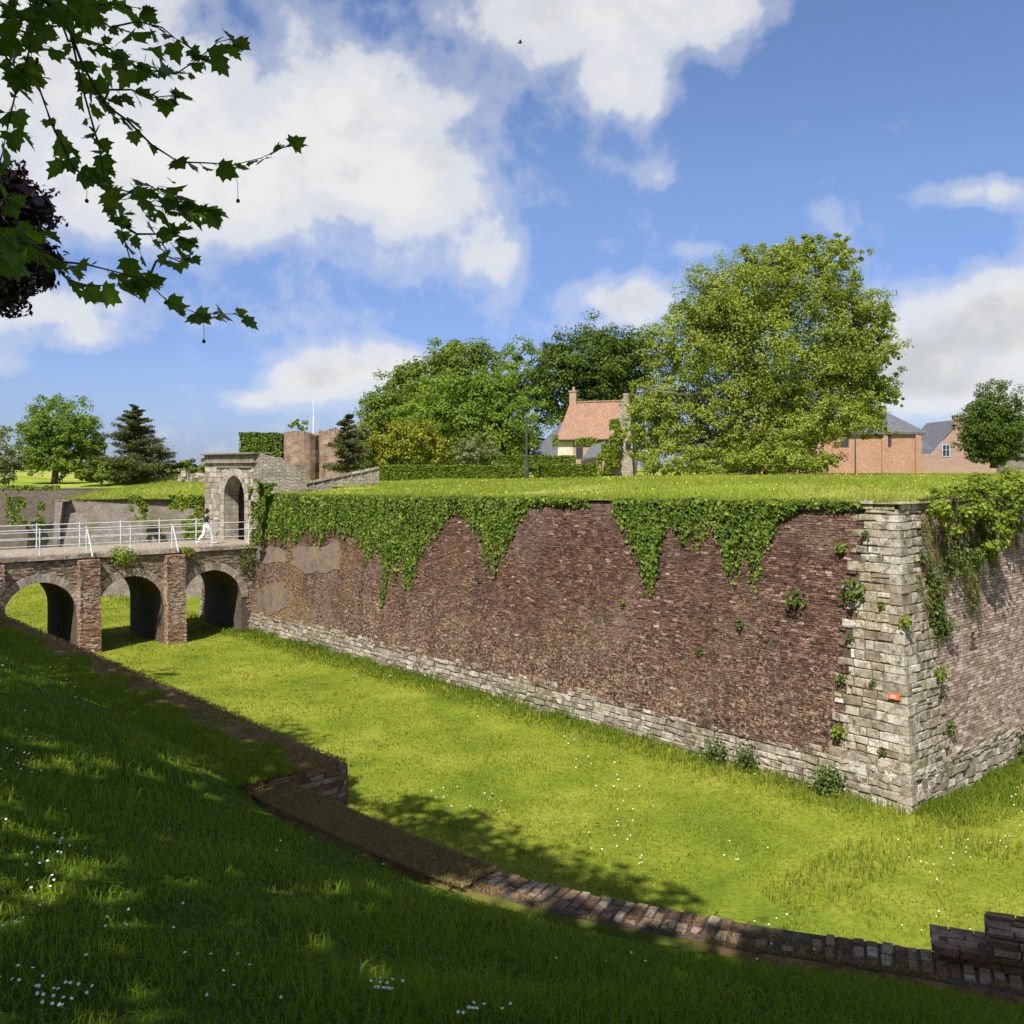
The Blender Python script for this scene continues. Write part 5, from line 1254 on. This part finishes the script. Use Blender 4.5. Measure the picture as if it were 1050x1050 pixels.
# denser upper-left corner
for cx_, cy_, rx_, ry_, n_ in ((70, 2, 75, 20, 40), (30, 10, 30, 22, 26), (125, 60, 40, 26, 26), (14, 40, 26, 40, 34), (170, 210, 40, 26, 18), (150, 235, 30, 26, 14), (6, 250, 24, 32, 34), (12, 70, 18, 30, 8)):
    for _ in range(n_):
        leaf_at(P(cx_+random.gauss(0, .5)*rx_, cy_+random.gauss(0, .5)*ry_, random.uniform(6, 7.2)), (.4, 0, -.1))
V = np.array([tuple(v) for t in tris for v in t])
link('leaf_spray', np_mesh('leaf_spray', V, 3, rn), M['plane'], pl)
mbt.tube([(-7.0, 6.6, 12.6), (-5.4, 6.6, 12.6), tuple(P(-30, -40, 6.6))], [.07, .045, .018], 7)
for x, y, D in ((-20, -10, 6.7), (-20, 150, 6.3), (-20, 220, 5.6), (60, -10, 7.0), (40, -20, 6.0), (-15, 40, 6.0)): mbt.tube(wob((-5.4, 6.6, 12.6), P(x, y, D), 4, .03), [.03, .024, .018, .014, .01], 5)
mbt.build('hanging_twigs', M['twig'], pl)
for (x, y, D, x0, y0) in ((244, 206, 6.4, 240, 172), (209, 350, 6.6, 207, 326), (89, 206, 6.3, 86, 182)):
    c = P(x, y, D); mb = MB(); mb.lathe(c, [(0, -.014), (.009, -.011), (.0135, 0), (.009, .011), (0, .014)], 10)
    b = mb.build('seed_ball', M['twig'], pl); mb = MB(); mb.tube([P(x0, y0, D), P(x0+(x-x0)*.7+1, y0+(y-y0)*.5, D), c+Vector((0, 0, .012))], .0018, 4); mb.build('stalk', M['twig'], b)

# ------------------------------------------------------------------ grass and flowers
def keepview(x, y, m=.66): return (y > 2) & (np.abs(x/y) < m)
cand = 2100000
sS = rng.uniform(max(0, SJ-32), S[-1]-6, cand); qQ = .42+11*rng.random(cand)**.9
bx_, by_ = qline(sS, qQ); acc = keepview(bx_, by_) & (rng.random(cand) < np.minimum(1, (5.2/np.maximum(by_, 3))**1.35)*.62)
sS, qQ, bx_, by_ = sS[acc][:430000], qQ[acc][:430000], bx_[acc][:430000], by_[acc][:430000]
patch = np.array([mnoise.noise((a*.8, b*.8, 6)) for a, b in zip(bx_, by_)])
zz = np.array([zbank(a, b) for a, b in zip(sS, qQ)])
hh = rng.uniform(.045, .13, len(zz))*(1+.8*patch)*(.42+.58*np.minimum(1, np.maximum(0, qQ-.45)/1.0))
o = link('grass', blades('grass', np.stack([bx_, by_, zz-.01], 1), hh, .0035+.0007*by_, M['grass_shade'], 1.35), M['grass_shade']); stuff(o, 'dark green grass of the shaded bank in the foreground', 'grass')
# the ditch
cand = 700000
x = rng.uniform(-34, 26, cand); y = rng.uniform(10, 66, cand); g = (x-C0.x)*n1.x+(y-C0.y)*n1.y; g2 = -((x-C0.x)*wd.x+(y-C0.y)*wd.y)
acc = keepview(x, y, .6) & ((g > .02) | (g2 > .02)) & (np.maximum(g, g2) < 13.5) & (rng.random(cand) < np.minimum(1, (20/y)**1.3))
x, y, g, g2 = x[acc], y[acc], g[acc], g2[acc]; x, y, g, g2 = x[:230000], y[:230000], g[:230000], g2[:230000]
bare = np.array([mnoise.noise((a*.35, b*.35, 2)) for a, b in zip(x, y)])
zz = np.array([zditch(a, b) for a, b in zip(x, y)])
near = np.where(g > 0, g, 9); near = np.minimum(near, np.where(g2 > 0, g2, 9))
hh = rng.uniform(.03, .10, len(x))*(1+.9*np.array([mnoise.noise((a*1.3, b*1.3, 9)) for a, b in zip(x, y)]))+np.where(near < 1.3, rng.random(len(x))**2*.26, 0)
m = (bare > -.55)
o = link('grass', blades('grass', np.stack([x, y, zz-.01], 1)[m], hh[m], (.008+.0007*y)[m], M['grass_lit'], .7), M['grass_lit']); stuff(o, 'bright sunlit grass covering the floor of the ditch', 'grass')
k = (rng.random(len(x)) < .07) & (bare > -.1)
o = link('dry_grass', blades('dry_grass', np.stack([x+.03, y, zz-.01], 1)[k], hh[k]*.8, (.008+.0007*y)[k], M['grass_dry'], 1.0), M['grass_dry']); stuff(o, 'scattered dry straw coloured blades in the ditch lawn', 'dry grass')
n = 26000; a = np.concatenate([36*rng.random(n//2)**.8, 12*rng.random(n-n//2)]); q = rng.random(n)**1.6*1.5; lf = np.arange(n) < n//2
x = np.where(lf, C0.x+wd.x*a+n1.x*q, C0.x+rd.x*a-wd.x*q); y = np.where(lf, C0.y+wd.y*a+n1.y*q, C0.y+rd.y*a-wd.y*q)
zz = np.array([zditch(i, j) for i, j in zip(x, y)]); ht = rng.uniform(.08, .30, n)*(1.1-q/1.6)*(1+.8*np.array([mnoise.noise((i*.9, j*.9, 3)) for i, j in zip(x, y)]))
M['grass_long'] = leaf_mat('long_green_grass', [(0, (.05, .10, .008)), (.5, (.11, .175, .013)), (1, (.22, .27, .03))], .35, .6, .12, 1.2, .4)
o = link('grass', blades('grass', np.stack([x, y, zz], 1), ht, .006+.0005*y, M['grass_long'], .8), M['grass_long']); stuff(o, 'longer darker grass along the foot of the bastion', 'grass')
# the terrace
cand = 150000
a = .75+rng.random(cand)*38; d = .72+60*rng.random(cand)**1.8
px_ = C0.x+wd.x*a+rd.x*d; py_ = C0.y+wd.y*a+rd.y*d; acc = keepview(px_, py_, .6) & ~((a > 33) & (d < 5.5)); a, d, px_, py_ = a[acc], d[acc], px_[acc], py_[acc]
zz = np.array([zterr(q, w) for q, w in zip(a, d)])
pt = np.array([mnoise.noise((q*.2, w*.35, 2)) for q, w in zip(px_, py_)])
o = link('grass', blades('grass', np.stack([px_, py_, zz-.02], 1), rng.uniform(.06, .2, len(a))*(1+.8*pt), .012+.0006*py_, M['grass_top'], .8, False), M['grass_top']); stuff(o, 'yellowish meadow grass on top of the bastion', 'grass')
x = rng.uniform(-28, -12, 26000); y = 60.7+20*rng.random(26000)**1.5
zz = np.array([zt2(a, b) for a, b in zip(x, y)])
o = link('grass', blades('grass', np.stack([x, y, zz-.03], 1), rng.uniform(.08, .28, len(x)), np.full(len(x), .05), M['grass_top'], .8, False), M['grass_top']); stuff(o, 'meadow grass on the rampart left of the gateway', 'grass')
# green grass creeping over the low wall
n = 80000; sd = SJ-28*rng.random(n)**1.2; qd = -.72+1.6*rng.random(n)
kk = np.array([mnoise.noise((a*1.1, b*1.6, 2)) for a, b in zip(sd, qd)])+1.6*(qd+.28) > 0
sd, qd = sd[kk], qd[kk]; xx, yy = qline(sd, qd); m = keepview(xx, yy)
o = link('grass', blades('grass', np.stack([xx, yy, np.full(len(xx), ZL+.02)], 1)[m], rng.uniform(.04, .10, len(xx))[m], (.004+.0008*yy)[m], M['grass_shade'], .8), M['grass_shade']); stuff(o, 'green grass creeping over the earth on the low wall', 'grass')
# dry grass on the low wall
n = 70000; u = rng.random(n)
sd = np.where(u < .6, SJ-24*rng.random(n)**1.3, SJ+rng.random(n)*(sK-SJ+.1)); qd = np.where(u < .6, -.86+1.5*rng.random(n), .0+.62*rng.random(n))
xx, yy = qline(sd, qd); zz = np.where(u < .6, ZL+.02, ZR+.03)
m = keepview(xx, yy)
o = link('dry_grass', blades('dry_grass', np.stack([xx, yy, zz], 1)[m], rng.uniform(.015, .055, n)[m], (.004+.0006*yy)[m], M['grass_dry'], 1.3), M['grass_dry']); stuff(o, 'dry mown grass and debris lying on the low wall', 'dry grass')
def flowers(name, pts, r, mat, label, cat):
    n = len(pts); pts = np.array(pts); nr = unit(np.array([[0, -.35, 1.0]])+.3*rng.normal(size=(n, 3))); t = unit(np.cross(nr, rng.normal(size=(n, 3)))); b = np.cross(nr, t)
    V = []
    for k in range(6):
        a0, a1 = k*math.pi/3, (k+1)*math.pi/3
        V.append(np.stack([pts-nr*r[:, None]*.2, pts+(t*math.cos(a0)+b*math.sin(a0))*r[:, None], pts+(t*math.cos(a1)+b*math.sin(a1))*r[:, None]], 1))
    V = np.concatenate(V).reshape(-1, 3); stuff(link(name, np_mesh(name, V, 3), M[mat]), label, cat)
fp = []
for (cx_, cy_, sx_, sy_, n_) in ((62, 1020, 22, 9, 34), (398, 1014, 9, 6, 26), (488, 1042, 14, 4, 16), (30, 905, 22, 20, 26), (60, 870, 20, 14, 18), (160, 940, 40, 30, 14), (240, 1010, 30, 18, 10), (20, 780, 14, 14, 24), (330, 850, 40, 30, 10), (8, 1000, 10, 30, 12), (700, 985, 60, 8, 10), (60, 700, 40, 12, 16)):
    for _ in range(int(n_*.7)):
        X, Y = random.gauss(cx_, sx_), random.gauss(cy_, sy_)
        if Y < 660: continue
        # walk the sight line down to the bank
        k = Vector(((X-CX)/F, 1, -(Y-HY)/F)); D = 3.0
        while D < 30:
            q = Vector((0, 0, E))+k*D
            d2 = ((LN-np.array([q.x, q.y]))**2).sum(1); i = int(d2.argmin()); qq = math.sqrt(d2[i])
            side_ = (q.x-LN[i][0])*NIN[i][0]+(q.y-LN[i][1])*NIN[i][1]
            if side_ < .3: break
            zb_ = zbank(S[i], qq)
            if q.z < zb_+.07: fp.append((q.x, q.y, zb_+.085)); break
            D += .1
fp = np.array(fp); flowers('daisies', fp, .007+.0004*fp[:, 1], 'petal', 'white daisies dotted through the shaded bank grass', 'flowers')
fp = []
for _ in range(1000):
    px_, py_ = random.uniform(250, 1050), random.uniform(690, 965)
    if mnoise.noise((px_*.012, py_*.02, 5)) < .22: continue
    q = G(px_, py_, .0)
    if max(wallgap((q.x, q.y)), -(Vector((q.x, q.y))-C0).dot(wd)) < .4: continue
    if wallgap((q.x, q.y)) > 13: continue
    fp.append((q.x, q.y, zditch(q.x, q.y)+.10))
fp = np.array(fp); flowers('daisies', fp, .008+.0004*fp[:, 1], 'petal', 'white daisies scattered over the ditch lawn', 'flowers')
fp = []
for _ in range(420):
    a, d = .9+random.random()*32, .9+22*random.random()**1.5; p = C0+wd*a+rd*d
    if abs(p.x/p.y) < .58 and mnoise.noise((a*.3, d*.3, 1)) > -.05: fp.append((p.x, p.y, zterr(a, d)+.16))
fp = np.array(fp); flowers('buttercups', fp, .010+.0004*fp[:, 1], 'buttercup', 'small yellow flowers on the bastion top', 'flowers')

# ------------------------------------------------------------------ the walker on the bridge
def skin(name, chains, material, parent, org, fwd, sub=2):
    """chains: lists of ((forward, side, z), radius); joints shared by position"""
    import bmesh
    sd = Vector((-fwd.y, fwd.x, 0)); me = bpy.data.meshes.new(name); vs, rs, es = [], [], []; key = {}
    for ch in chains:
        prev = None
        for (f, s, z), r in ch:
            k = (round(f, 4), round(s, 4), round(z, 4))
            if k not in key: key[k] = len(vs); vs.append(org+fwd*f+sd*s+Vector((0, 0, z))); rs.append(r)
            if prev is not None and prev != key[k]: es.append((prev, key[k]))
            prev = key[k]
    me.from_pydata(vs, es, []); o = link(name, me, material, parent)
    md = o.modifiers.new('skin', 'SKIN'); md.use_smooth_shade = True
    for i, d in enumerate(me.skin_vertices[0].data): d.radius = rs[i] if hasattr(rs[i], '__len__') else (rs[i], rs[i])
    me.skin_vertices[0].data[0].use_root = True
    sb = o.modifiers.new('sub', 'SUBSURF'); sb.levels = sub; sb.render_levels = sub
    return o
wp = fb(1.6, DECK, 1.35); fw = Vector((rd.x, rd.y, 0)).normalized()
per = thing('person', 'person in dark top and white trousers walking across the bridge to the gate', 'person', wp)
arm = lambda sg, el, ha: [((0, .0, 1.33), .085), ((0, sg*.16, 1.34), .055), (el, .042), (ha, .030)]
def hand(ha, d):
    h = Vector(ha); out = [[(tuple(h), .030), (tuple(h+Vector(d)*.05), .032)]]
    root = h+Vector(d)*.05
    for k, l in enumerate((.06, .07, .065, .05)):
        o_ = Vector((0, (k-1.5)*.017, 0)); out.append([(tuple(root), .032), (tuple(root+o_+Vector(d)*.03), .010), (tuple(root+o_+Vector(d)*(.03+l*.6)+Vector((0, 0, -.01))), .009), (tuple(root+o_*1.1+Vector(d)*(.03+l)+Vector((0, 0, -.025))), .007)])
    out.append([(tuple(h), .030), (tuple(h+Vector((0, .03, .02))+Vector(d)*.03), .011), (tuple(h+Vector((0, .035, .03))+Vector(d)*.06), .009)])
    return out
hR, hL = (.34, -.14, 1.16), (.30, .12, 1.20)
skin('body', [[((0, 0, .95), .12), ((.0, 0, 1.12), .105), ((0, 0, 1.33), .085), ((.015, 0, 1.44), .05), ((.03, 0, 1.50), .07), ((.035, 0, 1.57), .088), ((.03, 0, 1.63), .06)],
              arm(-1, (.10, -.21, 1.06), hR), arm(1, (.08, .21, 1.08), hL), [((.035, 0, 1.57), .088), ((.115, 0, 1.555), .018)], [((.03, 0, 1.50), .07), ((.085, 0, 1.50), .03)],
              [((0, 0, .95), .12), ((.02, -.09, .88), .085), ((.24, -.09, .50), .055), ((.30, -.09, .10), .035), ((.42, -.09, .06), .03)],
              [((0, 0, .95), .12), ((-.02, .09, .88), .085), ((-.10, .09, .48), .055), ((-.38, .09, .16), .035), ((-.30, .09, .05), .03)]]+hand(hR, (1, .1, .2))+hand(hL, (1, -.1, .3)), M['skin'], per, wp, fw)
skin('trousers', [[((0, 0, 1.02), .135), ((0, 0, .93), .145), ((.03, -.09, .84), .108), ((.24, -.09, .50), .082), ((.30, -.09, .13), .066)], [((0, 0, .93), .145), ((-.03, .09, .84), .108), ((-.10, .09, .48), .082), ((-.37, .09, .19), .066)]], M['whitecloth'], per, wp, fw)
skin('shirt', [[((0, 0, .98), .132), ((0, 0, 1.14), .125), ((0, 0, 1.30), .125), ((.005, 0, 1.40), .075)], [((0, 0, 1.30), .125), ((0, -.155, 1.34), .072), ((.05, -.19, 1.20), .06)], [((0, 0, 1.30), .125), ((0, .155, 1.34), .072), ((.04, .19, 1.20), .06)]], M['blackcloth'], per, wp, fw)
skin('hair', [[((-.01, 0, 1.62), .098), ((-.03, 0, 1.56), .10), ((-.055, 0, 1.48), .07)], [((-.01, 0, 1.62), .098), ((.04, 0, 1.655), .055)], [((-.03, 0, 1.56), .10), ((-.10, 0, 1.58), .05)]], M['hair'], per, wp, fw)
for sg, f, z, pit in ((-1, .34, .05, 0), (1, -.36, .10, .7)):
    mb = MB(); sd_ = Vector((-fw.y, fw.x, 0)); c = wp+fw*f+sd_*(.09*sg)+Vector((0, 0, z))
    mb.tube([c-fw*.13, c-fw*.05+Vector((0, 0, .02)), c+fw*.06, c+fw*.15-Vector((0, 0, .01))], [.04, .05, .042, .025], 8); mb.build('shoe', M['whitecloth'], per, smooth=True)
# ------------------------------------------------------------------ a bird high in the sky
bp = P(533, 44, 60)
bd_ = thing('bird', 'small dark bird flying high in the open sky', 'bird', bp)
mb = MB(); mb.tube([bp+Vector((-.16, 0, .02)), bp+Vector((-.05, 0, 0)), bp+Vector((.06, 0, 0)), bp+Vector((.14, 0, .03)), bp+Vector((.18, 0, .02))], [.015, .045, .045, .028, .006], 8); mb.build('body', M['hair'], bd_, smooth=True)
for sg in (-1, 1):
    mb = MB(); r_ = bp+Vector((.02, 0, .02))
    pts = [r_+Vector((.06, 0, 0)), r_+Vector((.07, sg*.16, .09)), r_+Vector((-.02, sg*.34, .06)), r_+Vector((-.05, sg*.16, .07)), r_+Vector((-.06, 0, 0))]
    mb.face(pts); mb.face([p-Vector((0, 0, .008)) for p in reversed(pts)]); mb.build('wing', M['hair'], bd_)

# ------------------------------------------------------------------ sky, sun, camera
w = bpy.data.worlds.new('World'); bpy.context.scene.world = w; w.use_nodes = True
nt = w.node_tree; nt.nodes.clear()
def N(t, ins=None, **pr):
    nd = nt.nodes.new(t)
    for k, v in pr.items(): setattr(nd, k, v)
    for k, v in (ins or {}).items():
        if isinstance(v, bpy.types.NodeSocket): nt.links.new(v, nd.inputs[k])
        else: nd.inputs[k].default_value = v
    return nd
def Mth(op, a, b=0.0, c=False): return N('ShaderNodeMath', {0: a, 1: b}, operation=op, use_clamp=c).outputs[0]
def Mix(f, a, b):
    x = N('ShaderNodeMix', data_type='RGBA')
    for i, v in ((0, f), (6, a), (7, b)):
        if isinstance(v, bpy.types.NodeSocket): nt.links.new(v, x.inputs[i])
        else: x.inputs[i].default_value = (*v, 1) if hasattr(v, '__len__') else v
    return x.outputs[2]
def Ramp(f, stops):
    r = N('ShaderNodeValToRGB', {'Fac': f}); cr = r.color_ramp; cr.interpolation = 'EASE'
    while len(cr.elements) < len(stops): cr.elements.new(.5)
    for e, (p, c) in zip(cr.elements, stops): e.position = p; e.color = (*c, 1) if hasattr(c, '__len__') else (c, c, c, 1)
    return r.outputs['Color']
elev = math.asin(SUN.z)
sky = N('ShaderNodeTexSky', sky_type='NISHITA', sun_disc=False, sun_elevation=elev, sun_rotation=math.atan2(SUN.x, SUN.y), altitude=50, air_density=1.0, dust_density=.25, ozone_density=2.6)
dirn = N('ShaderNodeTexCoord').outputs['Generated']
sep = N('ShaderNodeSeparateXYZ', {0: dirn})
fy = Mth('MAXIMUM', sep.outputs['Y'], .05)
uvw = N('ShaderNodeCombineXYZ', {0: Mth('DIVIDE', sep.outputs['X'], fy), 1: Mth('DIVIDE', sep.outputs['Z'], fy), 2: 0.0}).outputs[0]
CL = [(60, 60, 260, 180, 1.0), (300, 150, 250, 130, 1.0), (160, 195, 260, 75, 1.0), (430, 200, 150, 70, .85), (500, 262, 70, 50, .7), (400, 262, 90, 40, .4), (60, 318, 130, 52, .85), (95, 345, 60, 28, .6), (8, 372, 40, 22, .55),
      (620, 15, 210, 62, .95), (645, 80, 60, 50, .7), (770, 70, 80, 40, .27), (810, 128, 55, 28, .36), (640, 314, 74, 40, 1.05), (600, 335, 50, 18, .5),
      (370, 378, 105, 34, .8), (320, 394, 60, 26, .8), (262, 410, 40, 14, .5), (985, 352, 115, 68, 1.0), (1040, 318, 80, 56, 1.0), (935, 385, 80, 50, .9), (1010, 405, 120, 46, .9), (1020, 198, 110, 24, .58), (925, 128, 50, 18, .22), (1200, 250, 160, 120, 1.0), (-200, 200, 200, 160, 1.0), (670, 180, 40, 20, .26), (720, 255, 40, 10, .2)]
dens = None
for px, py, rx, ry, st in CL:
    mp = N('ShaderNodeMapping', {0: uvw, 1: (-(px-CX)/rx, (py-HY)/ry, 0), 3: (F/rx, F/ry, 1)})
    ln = N('ShaderNodeVectorMath', {0: mp.outputs[0]}, operation='LENGTH').outputs['Value']
    k = N('ShaderNodeMapRange', {0: ln, 1: 0.0, 2: 1.35, 3: st, 4: 0.0}, interpolation_type='SMOOTHSTEP').outputs[0]
    dens = k if dens is None else Mth('MAXIMUM', Mth('MAXIMUM', dens, k), Mth('MULTIPLY', Mth('ADD', dens, k), .72))
behind = N('ShaderNodeMapRange', {0: sep.outputs['Y'], 1: .05, 2: .35, 3: 1.0, 4: 0.0}).outputs[0]
dens = Mth('ADD', Mth('MULTIPLY', dens, Mth('SUBTRACT', 1.0, behind)), Mth('MULTIPLY', behind, .42))
wn = N('ShaderNodeTexNoise', {'Vector': dirn, 'Scale': 5.0, 'Detail': 4.0, 'Roughness': .55})
wv = N('ShaderNodeVectorMath', {0: dirn, 1: N('ShaderNodeVectorMath', {0: wn.outputs['Color'], 'Scale': .055}, operation='SCALE').outputs[0]}, operation='ADD').outputs[0]
n1_ = N('ShaderNodeTexNoise', {'Vector': wv, 'Scale': 6.5, 'Detail': 9.0, 'Roughness': .56}).outputs['Fac']
n3_ = N('ShaderNodeTexNoise', {'Vector': wv, 'Scale': 26.0, 'Detail': 8.0, 'Roughness': .62}).outputs['Fac']
up = N('ShaderNodeVectorMath', {0: wv, 1: (-.010, 0, .030)}, operation='ADD').outputs[0]
n2_ = N('ShaderNodeTexNoise', {'Vector': up, 'Scale': 6.5, 'Detail': 6.0, 'Roughness': .56}).outputs['Fac']
d1 = Mth('ADD', dens, Mth('ADD', Mth('MULTIPLY', Mth('SUBTRACT', n1_, .5), 1.75), Mth('MULTIPLY', Mth('SUBTRACT', n3_, .5), .32)))
mask = Ramp(d1, [(.10, 0), (.36, .30), (.62, .80), (1.0, 1)])
lit = Mth('SUBTRACT', n1_, n2_)
lowf = N('ShaderNodeTexNoise', {'Vector': wv, 'Scale': 3.2, 'Detail': 5.0, 'Roughness': .6}).outputs['Fac']
core = Mth('MULTIPLY', Mth('MULTIPLY', Ramp(d1, [(.55, 0), (1.1, 1)]), Ramp(lowf, [(.36, .15), (.62, 1)])), .5)
shade = Mth('ADD', Mth('MULTIPLY', lit, -2.6), core, True)
ccol = Mix(Ramp(shade, [(.15, 0), (.8, 1)]), (1.0, 1.0, 1.0), (.70, .725, .76))
skc = N('ShaderNodeMix', {0: 1.0}, data_type='RGBA', blend_type='MULTIPLY')
nt.links.new(sky.outputs[0], skc.inputs[6]); nt.links.new(Ramp(sep.outputs['Z'], [(0, (.37, .445, .78)), (.10, (.55, .585, .84)), (.30, (.78, .80, .955)), (.6, (.84, .86, 1.03))]), skc.inputs[7])
SKYK, CLOUDK = .0945, 5.7
cl = N('ShaderNodeVectorMath', {0: ccol, 'Scale': CLOUDK}, operation='SCALE').outputs[0]
col = Mix(mask, skc.outputs[2], cl)
bg = N('ShaderNodeBackground', {'Color': col, 'Strength': SKYK})
nt.links.new(bg.outputs[0], N('ShaderNodeOutputWorld').inputs[0])

sl = bpy.data.lights.new('sun', 'SUN'); sl.energy = 4.8; sl.angle = R(.53); sl.color = (1.0, .955, .88)
so = bpy.data.objects.new('sun', sl); so.rotation_euler = SUN.to_track_quat('Z', 'Y').to_euler(); so.location = (0, 0, 60); C.objects.link(so)
cam = bpy.data.cameras.new('camera'); co = bpy.data.objects.new('camera', cam); C.objects.link(co)
co.location = (0, 0, E); co.rotation_euler = (R(90), 0, 0); cam.sensor_width = 36; cam.lens = 36*F/1050; cam.shift_y = -(525-HY)/1050; cam.clip_end = 6000; cam.clip_start = .05
sc_ = bpy.context.scene; sc_.camera = co
sc_.view_settings.view_transform = 'Standard'; sc_.view_settings.look = 'None'; sc_.view_settings.exposure = .64; sc_.view_settings.gamma = 1
sc_.cycles.max_bounces = 6; sc_.cycles.diffuse_bounces = 3; sc_.cycles.transmission_bounces = 3; sc_.cycles.use_denoising = True
